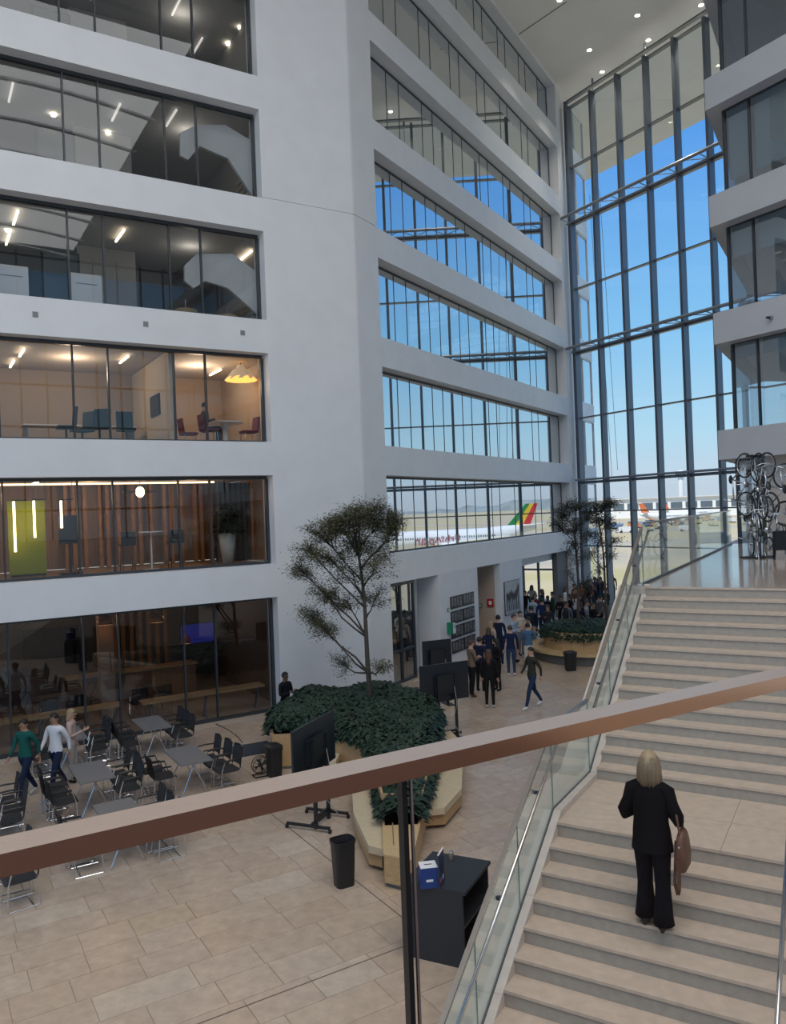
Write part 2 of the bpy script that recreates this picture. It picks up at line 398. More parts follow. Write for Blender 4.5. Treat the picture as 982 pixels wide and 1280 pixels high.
# lobby opening with the exit doors to the airfield
lob = MB(); boxF(lob, F2, 12.85, 13.0, 0, 3.44, -.3, -8); boxF(lob, F2, 13, 25, 3.0, 3.46, -.6, -8)
struct(lob.build('wall_exit_lobby', WHITE2), 'white walls of the exit lobby')
DKP = mat('dark_wall_panel', (.17, .165, .165), .6)
dk = MB(); boxF(dk, F2, 18.6, 21.2, 0, 3.44, -.3, -.5); struct(dk.build('wall_dark_panel', DKP), 'dark grey wall panel beside the exit doors')
dr2 = struct(empty('door_2'), 'glass exit doors letting in bright outside light'); fr = MB()
for i in range(8):
    d_ = -.6 - i * .9; boxF(fr, F2, 21.35, 21.47, 0, 3.0, d_ - .06, d_ + .06)
boxF(fr, F2, 21.36, 21.46, 2.2, 2.3, -6.9, -.6); boxF(fr, F2, 21.36, 21.46, 0, .1, -6.9, -.6)
fr.build('door_frame', STEEL, dr2)
for i in range(7):
    d_ = -.6 - i * .9; MB().quad(F2(21.41, .05, d_), F2(21.41, .05, d_ - .9), F2(21.41, 3, d_ - .9), F2(21.41, 3, d_)).build('pane', GLC, dr2)
lf = MB(); boxF(lf, F2, 1.3, 24, -.3, -.004, 0, -8); struct(lf.build('floor_lobby', mat('lobby_floor', (.44, .36, .29), .3, noise=.05)), 'stone floor of the lobby')

# ---- curtain wall
TS = [.45, 2.2, 3.97, 5.75, 7.45, 9.15, 10.85, 12.5]; ZS = [0, 3.58, 5.42, 7.0, 10.5, 14.03, 17.5, 21.05, 24.1, 27.35]
cw = struct(empty('window_%d' % wn), 'tall glass curtain wall facing the airfield'); wn += 1
for t in TS:
    m = MB(); boxF(m, CW, t - .07, t + .07, 0, 27.45, -.05, .32); m.build('mullion', STEEL, cw)
for z in ZS[1:]:
    m = MB(); hh = .14 if z in (7.0, 14.03, 21.05) else .06; boxF(m, CW, .2, 12.6, z - hh / 2, z + hh / 2, -.04, .2); m.build('transom', STEEL, cw)
m = MB(); boxF(m, CW, .2, 12.6, 27.7, 27.78, -.04, .2); boxF(m, CW, .18, .26, 0, 27.8, -.04, .2); m.build('window_frame', STEEL, cw)
LST = mat('light_steel', (.34, .36, .39), .3, .5)
for z in (21.2, 14.2):
    tr = MB(); tr.tube([CW(-.3, z, 1.0), CW(12.6, z, 1.0)], .085, 8); tr.tube([CW(.2, z - .1, .3), CW(12.6, z - .1, .3)], .05, 6)
    for i, t in enumerate(TS[:-1]):
        tr.tube([CW(t, z - .1, .3), CW((t + TS[i + 1]) / 2, z, 1.0), CW(TS[i + 1], z - .1, .3)], .022, 5); tr.tube([CW(t, z - .1, .2), CW(t, z, 1.0)], .03, 5)
    tr.build('wind_truss', LST, cw)
tr = MB().tube([CW(.2, 7.15, .35), CW(12.6, 7.15, .35)], .06, 8); tr.build('wind_truss', LST, cw)
ts2 = [.2] + TS
for z0, z1 in zip(ZS[:-1], ZS[1:]):
    for t0, t1 in zip(ts2[:-1], ts2[1:]): MB().quad(CW(t0, z0, .1), CW(t1, z0, .1), CW(t1, z1, .1), CW(t0, z1, .1)).build('pane', GLC, cw)
# thin cables hanging in front of the glass
for t, z0 in ((2.6, 7), (2.9, 7.2), (3.3, 7.5)):
    MB().tube([CW(t, z0, .45), CW(t - .5, 22, .45)], .012, 4).build('cable', STEEL, cw)

# ---- right building: floor bands, set-back glass
EB = RB(0, 0) + D2 * 9.2
rbm = MB(); FASC = mat('right_panel', (.47, .48, .51), .5, noise=.03, scale=1.2)
slab = [RB(0, 0), EB, CW(12.6, 0, -.3), RB(46, 0, 14), RB(46, 0)]
for k in range(1, 7): rbm.prism(slab, HEAD[k] - (.05 if k > 1 else 0), SILL[k + 1] - .08)
rbm.prism(slab, HEAD[7], CEIL)
rbm.prism([RB(-.0, 0), EB, CW(12.6, 0, -.3), RB(46, 0, 14), RB(46, 0)], 3.5, 4.4)
wall_right = struct(rbm.build('wall_right', FASC), 'grey white floor bands of the right office block')
UR = [.26, 1.1, 2.89, 3.8, 5.6, 6.5, 8.3, 9.2, 11, 12, 15, 18, 22, 27, 33, 40, 46]
def RS(u, z, d=0): v = RB(.26, 0, .53) + D2 * u; return Vector((v.x, v.y, z))
for k in range(1, 8):
    window_row(wn, RB, UR if k > 1 else [.26, 1.1], SILL[k] - .1, HEAD[k], .53, GLR, 'right', fw=.05)['label'] = 'dark office window of the right block, level %d' % k; wn += 1
    window_row(wn, RS, [0, 1.5, 3, 4.5, 6, 7.5, 8.7], SILL[k] - .1, HEAD[k], 0, GLR, 'end', fw=.05)['label'] = 'end window of the right block beside the glass wall, level %d' % k; wn += 1
RW = mat('right_room_wall', (.34, .30, .27), .8)
rr = MB()
for k in range(2, 8): boxF(rr, RB, 2.4, 46, SILL[k] - .1, HEAD[k], 5.5, 5.7)
struct(rr.build('wall_right_rooms', RW), 'dim back walls of the right offices')
boxF(MB(), RB, 1.15, 46, 4.4, 7.02, .6, .8).build('wall_sculpture', mat('taupe_wall', (.50, .45, .42), .7, noise=.03))
struct(bpy.data.objects['wall_sculpture'], 'taupe wall behind the bicycle sculpture')
BLIND = mat('roller_blind', (.30, .36, .39), .8)
for k, dz in ((3, 1.0), (4, 2.2), (2, .5)):
    for a_, b_ in ((.32, 1.0), (1.2, 2.8)):
        b = boxF(MB(), RB, a_, b_, HEAD[k] - dz, HEAD[k] - .05, .64, .66).build('roller_blind', BLIND)
        tag(b, 'grey blue roller blind lowered %s behind a right block window' % {3: 'halfway', 4: 'almost fully', 2: 'a little'}[k], 'blind', 'roller blinds of the right block')
WARM = mat('warm_tube', (1, .8, .5), .5, emit=((1, .72, .42), 6))
for k, t, d in ((7, 1.3, 1.4), (7, 1.9, 2.3), (6, 2.0, 2.0), (2, 2.3, 1.8)):
    boxF(MB(), RB, t, t + .12, HEAD[k] - .1, HEAD[k] - .06, d, d + 1.0).build('ceiling_tube_light', WARM)['label'] = 'slim warm tube light on a right office ceiling'
for o in [o for o in bpy.data.objects if o.name.startswith('ceiling_tube_light')]: o['category'] = 'light'; o['group'] = 'tube lights of the right offices'

# ---- upper landing, camera gallery, enclosing walls out of view
LZ = 4.42
gb0 = Vector((4.05, 12.98, 0)); gb1 = Vector((10.45, 24.3, 0))
land = MB().prism([ST(13.222, -3.35, 0), gb1, RB(.4, 0, 1.0), RB(30, 0, 1.0), ST(13.222, 14, 0)], 3.9, LZ)
struct(land.build('floor_landing', LANDM), 'polished stone upper landing at the head of the stairs')
ra = P(0, 1068, 5.42); rb_ = P(982, 845, 5.42); rd = (rb_ - ra); rd.z = 0; rd.normalize(); rn = Vector((-rd.y, rd.x, 0))
e0 = ra - rd * 12 + rn * .12; e1 = rb_ + rd * 1.6 + rn * .12
gal = MB().prism([e0, e1, e1 - rn * 9, e0 - rn * 9], 3.9, LZ); struct(gal.build('floor_gallery', mat('gallery_timber', (.07, .03, .017), .5)), 'dark timber gallery floor the photograph was taken from')
bk = struct(empty('window_%d' % wn), 'glass wall at the other end of the atrium'); wn += 1
def BK(u, z, d=0): v = D1 * u + D3 * (-27 + d); return Vector((v.x, v.y, z))
for i in range(29): boxF(MB(), BK, -34 + i * 2 - .06, -34 + i * 2 + .06, LZ, CEIL, 0, .3).build('mullion', STEEL, bk)
for z in (4.4, 7, 10.5, 14, 17.5, 21, 24.5, 28.2): boxF(MB(), BK, -34, 22, z - .08, z + .08, 0, .2).build('transom', STEEL, bk)
boxF(MB(), BK, -34, 22, -.2, LZ, 0, .4).build('parapet', WHITE2, bk)
# white arched frames of the cushion skylight
sk = MB()
for i in range(9):
    q = -24 + i * 4.2
    for s0 in (-12, 0): sk.tube([Vector((*Q(s0 + 12 * j / 8, q), 27.6 + .5 * math.sin(PI * j / 8))) for j in range(9)], .12, 6)
struct(sk.build('ceiling_skylight_frame', WHITE), 'white frames of the cushion skylight')

# ---- rooms behind the left facade
def room(k, wallm, floorm, ceilm, depth=6.5):
    w = MB(); boxF(w, F1, -13, .4, SILL[k], HEAD[k] + .05, -depth, -depth - .15); boxF(w, F1, -13.1, -13, SILL[k], HEAD[k], -.6, -depth); boxF(w, F1, .3, .45, SILL[k], HEAD[k], -.6, -depth)
    struct(w.build('wall_office_back', wallm), 'back wall of the office behind window row %d' % k)
    f = MB(); boxF(f, F1, -13, .4, SILL[k] - .25, SILL[k] - .02, -.6, -depth); struct(f.build('floor_office', floorm), 'office floor behind window row %d' % k)
    c = MB(); boxF(c, F1, -13, .4, HEAD[k] + .02, HEAD[k] + .2, -.6, -depth); struct(c.build('ceiling_office', ceilm), 'office ceiling behind window row %d' % k)
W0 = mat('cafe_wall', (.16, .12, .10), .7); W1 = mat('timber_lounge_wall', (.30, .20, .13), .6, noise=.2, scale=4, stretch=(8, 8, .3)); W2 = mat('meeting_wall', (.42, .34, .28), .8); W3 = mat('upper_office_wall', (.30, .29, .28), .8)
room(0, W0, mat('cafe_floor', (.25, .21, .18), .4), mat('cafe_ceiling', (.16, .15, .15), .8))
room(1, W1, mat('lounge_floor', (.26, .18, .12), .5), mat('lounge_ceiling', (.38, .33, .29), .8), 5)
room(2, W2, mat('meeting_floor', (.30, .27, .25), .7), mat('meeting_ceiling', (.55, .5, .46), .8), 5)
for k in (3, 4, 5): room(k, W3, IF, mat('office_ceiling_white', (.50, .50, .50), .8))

# ---- airfield outside
def ground_mat():
    m = bpy.data.materials.new('airfield'); m.use_nodes = True; t = m.node_tree; b = t.nodes['Principled BSDF']
    g = t.nodes.new('ShaderNodeNewGeometry'); mp = t.nodes.new('ShaderNodeMapping'); mp.inputs['Scale'].default_value = (.004, .02, 1); mp.inputs['Rotation'].default_value = (0, 0, .35)
    n = t.nodes.new('ShaderNodeTexNoise'); n.inputs['Scale'].default_value = 1.6; n.inputs['Detail'].default_value = 5
    r = t.nodes.new('ShaderNodeValToRGB'); e = r.color_ramp.elements
    e[0].position = .38; e[0].color = (.42, .37, .29, 1); e[1].position = .62; e[1].color = (.46, .39, .19, 1)
    x = e.new(.5); x.color = (.52, .43, .27, 1)
    t.links.new(g.outputs['Position'], mp.inputs[0]); t.links.new(mp.outputs[0], n.inputs['Vector']); t.links.new(n.outputs['Fac'], r.inputs[0]); t.links.new(r.outputs[0], b.inputs['Base Color'])
    b.inputs['Roughness'].default_value = 1; return m
GZ = -4.3
g = MB().quad((-1500, 20, GZ), (2500, 20, GZ), (2500, 3000, GZ), (-1500, 3000, GZ)); struct(g.build('ground_airfield', ground_mat()), 'dry grass and concrete of the airfield')
# ================================================================== STAIRS
LM = 2.205                                            # mid landing height
SK = []                                               # profile of the parapet line (s, z)
stair = thing('staircase', 'wide pale stone staircase with glass balustrade up to the landing', 'staircase')
L0, L1 = -3.12, .35
RUN_U, RIS_U = (13.18 - 10.14) / 13, (4.42 - LM) / 14
def step(s_front, s_back, ztop, zbot, l0=L0, l1=L1):
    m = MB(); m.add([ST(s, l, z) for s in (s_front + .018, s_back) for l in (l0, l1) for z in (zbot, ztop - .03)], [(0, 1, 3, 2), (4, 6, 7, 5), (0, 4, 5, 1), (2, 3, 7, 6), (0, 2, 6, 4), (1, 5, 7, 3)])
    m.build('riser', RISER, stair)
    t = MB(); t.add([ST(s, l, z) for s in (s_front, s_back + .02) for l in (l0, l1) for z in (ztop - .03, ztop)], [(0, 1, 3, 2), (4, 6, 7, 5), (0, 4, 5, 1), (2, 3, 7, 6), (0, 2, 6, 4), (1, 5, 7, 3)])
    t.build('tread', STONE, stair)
for k in range(14):                                   # riser faces of the upper flight from the top down
    sfr = 13.18 - RUN_U * k; zt = 4.42 - RIS_U * k
    step(sfr, sfr + (RUN_U if k else .02), zt, zt - RIS_U - .02)
RUN_L, RIS_L = .275, LM / 13
# mid landing in stone slabs
for i in range(4):
    for j in range(2):
        l0 = L0 + (L1 - L0) * i / 4; l1 = L0 + (L1 - L0) * (i + 1) / 4 - .004; s0 = 8.58 + .79 * j; s1 = s0 + .785
        MB().add([ST(s, l, z) for s in (s0, s1) for l in (l0, l1) for z in (LM - .03, LM)], [(0, 1, 3, 2), (4, 6, 7, 5), (0, 4, 5, 1), (2, 3, 7, 6), (0, 2, 6, 4), (1, 5, 7, 3)]).build('landing_slab', STONE, stair)
for k in range(13):
    sfr = 8.58 - RUN_L * k; zt = LM - RIS_L * k
    if k == 0:
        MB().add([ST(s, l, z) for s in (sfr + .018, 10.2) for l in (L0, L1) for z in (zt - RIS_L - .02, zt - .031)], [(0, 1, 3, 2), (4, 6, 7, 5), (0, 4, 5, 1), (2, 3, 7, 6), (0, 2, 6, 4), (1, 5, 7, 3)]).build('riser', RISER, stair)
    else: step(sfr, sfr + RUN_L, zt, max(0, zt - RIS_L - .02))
# parapet line: station, base height
SLU, SLL = .655, .617
PROF = [(5.2, LM + .06 - (8.74 - 5.2) * SLL), (8.74, LM + .06), (10.16, LM + .06), (13.45, LM + .06 + (13.45 - 10.16) * SLU)]
def pz(s):
    for (a, za), (b, zb) in zip(PROF[:-1], PROF[1:]):
        if s <= b: return za + (zb - za) * (s - a) / (b - a)
    return PROF[-1][1]
GLT = -3.22                                           # lateral place of the glass
ins = [(a, pz(a)) for a, _ in PROF]
def strip(l0, l1, sa, sb, dz_top, bottom, name, m):
    """a slab following the stair line between two laterals and stations"""
    st = sorted(set([sa, sb] + [a for a, _ in PROF if sa < a < sb]))
    for a, b in zip(st[:-1], st[1:]):
        vs = []
        for s in (a, b):
            zt = pz(s) + dz_top; zb = bottom if bottom is not None else zt - .45
            if bottom is None: zb = max(0, zb)
            for l in (l0, l1): vs += [ST(s, l, zb), ST(s, l, zt)]
        MB().add(vs, [(0, 1, 3, 2), (4, 6, 7, 5), (0, 4, 5, 1), (2, 3, 7, 6), (0, 2, 6, 4), (1, 5, 7, 3)]).build(name, m, stair)
cuts = [5.2, 6.0, 6.9, 7.8, 8.74, 9.45, 10.16, 10.95, 11.75, 12.6, 13.45]
for a, b in zip(cuts[:-1], cuts[1:]):
    strip(GLT + .012, L0, a + .002, b - .002, .02, None, 'inner_curb_stone', PARA)
    strip(-3.62, GLT - .012, a + .002, b - .002, 0, 0, 'parapet_stone', PARA)
strip(GLT - .014, GLT + .014, 5.2, 13.45, .022, None, 'glass_channel', FRAME)
# glass panels and rails
GH = .96
gcuts = [5.2, 6.55, 7.65, 8.74, 10.16, 11.25, 12.35, 13.45]
for a, b in zip(gcuts[:-1], gcuts[1:]):
    a2, b2 = a + .008, b - .008
    g = MB().extrude([ST(a2, GLT - .006, pz(a2)), ST(b2, GLT - .006, pz(b2)), ST(b2, GLT - .006, pz(b2) + GH), ST(a2, GLT - .006, pz(a2) + GH)], N2 * .012)
    gp = g.build('glass_panel', GLS, stair)
    MB().bar(ST(b, GLT, pz(b) + .02), ST(b, GLT, pz(b) + GH), .012, .012).build('glass_joint', GEDGE, stair)
RAILM = mat('satin_rail', (.62, .57, .52), .22, 1.0)
rail = MB()
rk = [(5.2, GH), (8.74, GH), (10.16, GH), (13.45, GH)]
pts = [ST(s, GLT, pz(s) + h) for s, h in rk]
for a, b in zip(pts[:-1], pts[1:]): rail.bar(a, b, .05, .03)
rail.build('top_rail', RAILM, stair)
ir = MB().tube([ST(s, GLT + .09, pz(s) + .84) for s in (5.2, 8.78, 10.12, 13.35)] + [ST(13.55, GLT + .09, pz(13.45) + .9), ST(13.85, GLT + .09, pz(13.45) + .9)], .021, 8)
ir.build('handrail', RAILM, stair, True)
for s in (5.9, 7.1, 8.2, 9.4, 10.7, 11.8, 12.9):
    b = MB().tube([ST(s, GLT, pz(s) + .72), ST(s, GLT + .06, pz(s) + .74), ST(s, GLT + .09, pz(s) + .83)], .012, 6); b.lathe([(.035, -.01), (.035, .01)], ST(s, GLT + .015, pz(s) + .72), 10)
    b.build('rail_bracket', FRAME, stair)
# right hand side: low curb, glass and rail
rr_ = MB().tube([ST(s, -.70 + .0, LM - (8.58 - s) * SLL + .86) for s in (5.0, 8.1)], .02, 8); rr_.build('handrail', CHROME, stair, True)
# outer wall under the upper flight
MB().add([ST(s, l, z) for s, zt in ((10.2, LM - .1), (13.3, 4.0)) for l in (-3.6, L1) for z in (0, zt)], [(0, 1, 3, 2), (4, 6, 7, 5), (0, 4, 5, 1), (2, 3, 7, 6), (0, 2, 6, 4), (1, 5, 7, 3)]).build('stair_core', PARA, stair)

# ---- glass guard along the edge of the upper landing
gd = thing('glass_guard', 'clear glass guard with slim steel rail along the landing edge', 'guard rail')
g0 = ST(13.45, GLT, 0); g1 = Vector((10.3, 24.1, 0)); gv = g1 - g0; gl_ = gv.length; gv.normalize()
MB().bar(g0 + Vector((0, 0, LZ + .01)), g1 + Vector((0, 0, LZ + .01)), .05, .04).build('base_channel', FRAME, gd)
for i in range(8):
    a = g0 + gv * (gl_ * i / 8 + .008); b = g0 + gv * (gl_ * (i + 1) / 8 - .008)
    MB().bar(a + Vector((0, 0, LZ + .53)), b + Vector((0, 0, LZ + .53)), .012, 1.0).build('glass_panel', GLS, gd)
MB().bar(g0 + Vector((0, 0, LZ + 1.03)), g1 + Vector((0, 0, LZ + 1.03)), .05, .03).build('top_rail', RAILM, gd)

# ---- near guard rail in front of the gallery
nr = thing('gallery_guard_rail', 'brushed metal handrail, brown reflection coloured in, on a slim dark post across the gallery', 'guard rail')
top = 5.42
w_ = .058; th = .028
def nrp(t, off, z): v = ra + rd * t + rn * off; return Vector((v.x, v.y, z))
hb = MB()
prof = [(0, top - th), (0, top), (w_, top), (w_, top - th)]
hb.loft([[nrp(-3, o, z) for o, z in prof], [nrp(3.4, o, z) for o, z in prof]]); ho = hb.build('handrail', RAIL_REFL, nr); fixn(ho.data); ho.data.materials.append(BRUSH)
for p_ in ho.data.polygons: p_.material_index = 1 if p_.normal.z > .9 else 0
pc = onplane(520, 1050, ra, rn); tpost = (pc - ra).dot(rd)
for tt in (tpost, tpost - 1.9, tpost + 1.9):
    MB().bar(nrp(tt, w_ / 2 + .008, LZ), nrp(tt, w_ / 2 + .008, top - th), .016, .009, up=rd).build('post', mat('post_steel', (.05, .05, .052), .25, .8), nr)
    MB().bar(nrp(tt + .009, w_ / 2 - .004, LZ), nrp(tt + .009, w_ / 2 - .004, top - th), .005, .004, up=rd).build('post_edge_strip', CHROME, nr)
for tt in (tpost - 1.9, tpost):
    MB().quad(nrp(tt + .015, w_ / 2 + .008, LZ + .05), nrp(tt + 1.885, w_ / 2 + .008, LZ + .05), nrp(tt + 1.885, w_ / 2 + .008, top - th - .01), nrp(tt + .015, w_ / 2 + .008, top - th - .01)).build('glass_panel', GLN, nr)

# ================================================================== LIGHT FITTINGS OF THE CEILING
SPOT = mat('spot_lamp', (1, .9, .75), .5, emit=((1, .86, .62), 22))
dl = None
def downlight_lamp(p):
    l = bpy.data.lights.new('downlight_lamp', 'SPOT'); l.energy = 900; l.spot_size = 1.5; l.spot_blend = .6; l.color = (1, .9, .76); l.shadow_soft_size = .1
    o = bpy.data.objects.new('downlight_lamp', l); C.objects.link(o); o.location = (p.x, p.y, p.z - .05)
for x, y in ((63, 0), (378, 62), (637, 20), (423, 162), (183, 203), (235, 292)):
    p = P(680 + x / 3.252, y / 3.252, CEIL)
    downlight_lamp(p)
    if dl is None:
        dl = thing('downlight', 'small round recessed downlight glowing in the white ceiling', 'light', p, 0, 'downlights in the ceiling')
        MB().lathe([(.11, -.012), (.14, -.012), (.14, 0), (.11, 0)], n=16).build('trim_ring', WHITE, dl)
        MB().lathe([(.07, -.03), (.11, -.016), (.11, -.012)], n=14).build('lamp', SPOT, dl)
    else: dup(dl, p, 0)
for x, y in ((195, 320), (408, 180), (652, 85)):
    p = P(680 + x / 3.252, y / 3.252, CEIL)
    o = thing('ceiling_rod', 'thin grey rod hanging from the ceiling near the glass wall', 'rod', p, 0, 'rods hanging from the ceiling')
    MB().tube([(0, 0, 0), (0, 0, -1.2)], .02, 6).build('rod', STEEL, o); MB().lathe([(.06, -.4), (.06, 0)], n=10).build('ceiling_mount', STEEL, o)
# ================================================================== CAFE TABLES AND CHAIRS
def make_table():
    t = empty('cafe_table')
    m = MB().box((0, 0, .728), (1.38, .68, .024)); o = m.build('tabletop', TABLE, t)
    MB().box((0, 0, .705), (1.1, .06, .03)).build('under_beam', CHROME, t)
    for sx_ in (-1, 1):
        for sy in (-1, 1):
            MB().tube([(sx_ * .38, -sy * .05, .70), (sx_ * .50, sy * .29, .012)], .014, 7).build('leg', CHROME, t)
        MB().tube([(sx_ * .38, -.06, .69), (sx_ * .38, .06, .69)], .016, 6).build('leg_bracket', BLACK, t)
    return t
def make_chair():
    """black mesh armchair on a chrome sled frame, sitter facing +y"""
    c = empty('cafe_chair')
    s = MB(); rings = []
    for y, z in ((-.22, .435), (-.1, .425), (.08, .43), (.2, .44), (.235, .425)):
        rings.append([(-.225, y, z - .02), (.225, y, z - .02), (.225, y, z + .012), (.0, y, z + .004), (-.225, y, z + .012)])
    s.loft(rings); o = s.build('seat', MESHB, c); fixn(o.data)
    b = MB(); rings = []
    for z, y in ((.50, -.225), (.62, -.245), (.76, -.265), (.88, -.295)):
        rings.append([(x, y - .03 * (1 - (x / .21) ** 2), z) for x in (-.21, -.1, 0, .1, .21)] + [(x, y - .03 * (1 - (x / .21) ** 2) - .014, z) for x in (.21, .1, 0, -.1, -.21)])
    b.loft(rings); o = b.build('backrest', MESHB, c); fixn(o.data)
    MB().tube([(-.215, -.225, .46), (-.222, -.25, .64), (-.22, -.295, .885), (0, -.325, .90), (.22, -.295, .885), (.222, -.25, .64), (.215, -.225, .46)], .014, 6).build('back_frame', BLACK, c)
    for x in (-1, 1):
        MB().tube([(x * .218, -.24, .66), (x * .228, -.1, .665), (x * .228, .12, .655)], [.016, .02, .018], 6).build('armrest', BLACK, c)
        MB().tube([(x * .215, -.2, .44), (x * .225, -.23, .4), (x * .228, -.25, .02), (x * .228, -.23, .011), (x * .228, .2, .011), (x * .228, .215, .025), (x * .226, .19, .42), (x * .228, .12, .64)], .011, 6).build('sled_leg', CHROME, c)
    MB().tube([(-.228, -.15, .02), (.228, -.15, .02)], .01, 6).build('cross_bar', CHROME, c)
    return c
tb = make_table(); ch = make_chair(); used = [0, 0]
def put(proto, i, loc, rz, label, cat, group):
    if used[i] == 0: used[i] = 1; o = proto; o.location = loc; o.rotation_euler = (0, 0, rz)
    else: o = dup(proto, loc, rz)
    tag(o, label, cat, group); return o
GT, GC = 'grey cafe tables on the stone floor', 'black mesh chairs around the cafe tables'
def P0(x, y): return Vector((x, y, 0))
rj = random.Random(11)
TBL = [  # centre, label, chair offsets on the -D1 side, on the +D1 side, chair label
    (P0(-6.36, 16.11), 'grey cafe table beside the standing man in a white shirt', (-.5, .02, .53), (-.52, 0, .52), 'chair by the white shirt table'),
    (P0(-4.63, 17.0), 'grey cafe table next to the dark floor mat', (-.1, .44), (-.52, .0, .52), 'chair by the floor mat table'),
    (P0(-6.27, 19.8), 'grey cafe table close to the ground floor glazing', (-.42, .1, .62), (-.5, .02, .54), 'chair by the glazing table'),
    (P0(-4.95, 13.75), 'grey cafe table seen across the gallery handrail', (-.3, .25), (-.5, .03, .56), 'chair by the handrail table'),
    (P0(-8.05, 19.05), 'grey cafe table in front of the standing blonde woman', (-.5, .03, .56), (-.52, .0, .52), 'chair by the blonde woman table'),
    (P0(-8.1, 14.75), 'grey cafe table cut by the photo edge behind the railing', (), (-.65, -.1, .5), 'chair by the cut off table'),
]
for c, lab, left, right, clab in TBL:
    put(tb, 0, c, A3, lab, 'table', GT)
    for sd_, offs, nm in ((-1, left, 'side away from the pillar'), (1, right, 'side towards the pillar')):
        for i_, off in enumerate(offs):
            end = ('end away from the glazing', 'middle', 'glazing end')[i_ if len(offs) == 3 else i_ * 2]
            put(ch, 1, c + D1 * sd_ * (.56 + rj.uniform(0, .12)) + D3 * off, A1 + sd_ * PI / 2 + rj.uniform(-.04, .04), clab + ', ' + nm + ', ' + end, 'chair', GC)
for c, rz in ((P0(-6.35, 12.65), A1 + PI / 2), (P0(-5.95, 12.1), A1 + PI / 2 + .1)):
    put(ch, 1, c, rz, 'black mesh chair standing alone with its sled legs below the handrail', 'chair', GC)

# floor mat, fan, bins
mt = tag(empty('floor_mat', P(315, 937, 0), A1 - .1), 'dark blue grey floor mat beside the wooden planter', 'mat')
MB().box((0, 0, .006), (1.05, .95, .012)).build('mat_pad', mat('mat_fabric', (.035, .045, .06), .95, noise=.3, scale=60), mt)
MB().tube([(-.52, -.47, .012), (.52, -.47, .012), (.52, .47, .012), (-.52, .47, .012)], .012, 4, closed=True).build('mat_edge', BLACK, mt)
cb = MB().tube([P(270, 905, .008), P(285, 912, .008), P(297, 921, .008), P(303, 928, .012)], .012, 5).build('floor_cable', BLACK); tag(cb, 'black cable running from the glazing to the floor mat', 'cable')
fn = thing('floor_fan', 'small black round floor fan beside the black bin', 'fan', P(326, 970, 0), .5)
MB().tube([(-.16, 0, .02), (-.16, .12, .02), (.16, .12, .02), (.16, 0, .02), (.16, -.12, .02), (-.16, -.12, .02)], .014, 6, closed=True).build('stand', BLACK, fn)
cage = MB()
for yy in (-.06, .06): cage.tube([(.19 * math.cos(a * PI / 12), yy, .25 + .19 * math.sin(a * PI / 12)) for a in range(24)], .009, 5, closed=True)
for i in range(12):
    a = i * PI / 6; cage.tube([(0, -.08, .25), (.12 * math.cos(a), -.08, .25 + .12 * math.sin(a)), (.19 * math.cos(a), -.06, .25 + .19 * math.sin(a)), (.19 * math.cos(a), .06, .25 + .19 * math.sin(a))], .005, 4)
cage.build('cage', BLACK, fn)
for i in range(4):
    a = i * PI / 2; MB().add([(0, -.02, .25), (.15 * math.cos(a), -.03, .25 + .15 * math.sin(a)), (.15 * math.cos(a + .7), .02, .25 + .15 * math.sin(a + .7)), (0, -.005, .25)], [(0, 1, 2, 3)]).build('blade', mat('fan_blade', (.03, .03, .03), .5), fn)
MB().ell((0, .02, .25), (.05, .08, .05), 10, 6).build('motor', BLACK, fn)
def bin_(name, label, loc, rz, h, w, lid):
    t = thing(name, label, 'bin', loc, rz)
    def ring(s, z): return [(s * w * .5 * math.copysign(abs(math.cos(a)) ** .5, math.cos(a)), s * w * .42 * math.copysign(abs(math.sin(a)) ** .5, math.sin(a)), z) for a in [2 * PI * i / 20 + .1 for i in range(20)]]
    body = MB().loft([ring(.8, 0), ring(.82, .02), ring(1, h), ring(.94, h), ring(.78, .05)]); o = body.build('body', BLACK, t); fixn(o.data)
    rim = MB().loft([ring(1.0, h - .05), ring(1.05, h - .05), ring(1.05, h), ring(.95, h)], cap=False); rim.build('rim', BLACK, t)
    if lid: MB().loft([ring(1.05, h + .002), ring(1.05, h + .03), ring(.7, h + .06)]).build('lid', BLACK, t)
    else:
        MB().loft([ring(.93, h - .10), ring(.97, h - .02), ring(.9, h - .02), ring(.85, h - .10)], cap=False).build('bag_liner', mat('liner', (.03, .03, .034), .3), t)
bin_('waste_bin', 'black rectangular waste bin with flat lid beside the floor fan', P(343, 970, 0), A3, .66, .40, True)
bin_('waste_bin', 'black open waste bin with liner beside the planter bench tip', P(430, 1106, 0), .5, .72, .36, False)
bin_('waste_bin', 'black waste bin against the round bench by the stairs', P(713, 838, 0), .2, .62, .42, True)

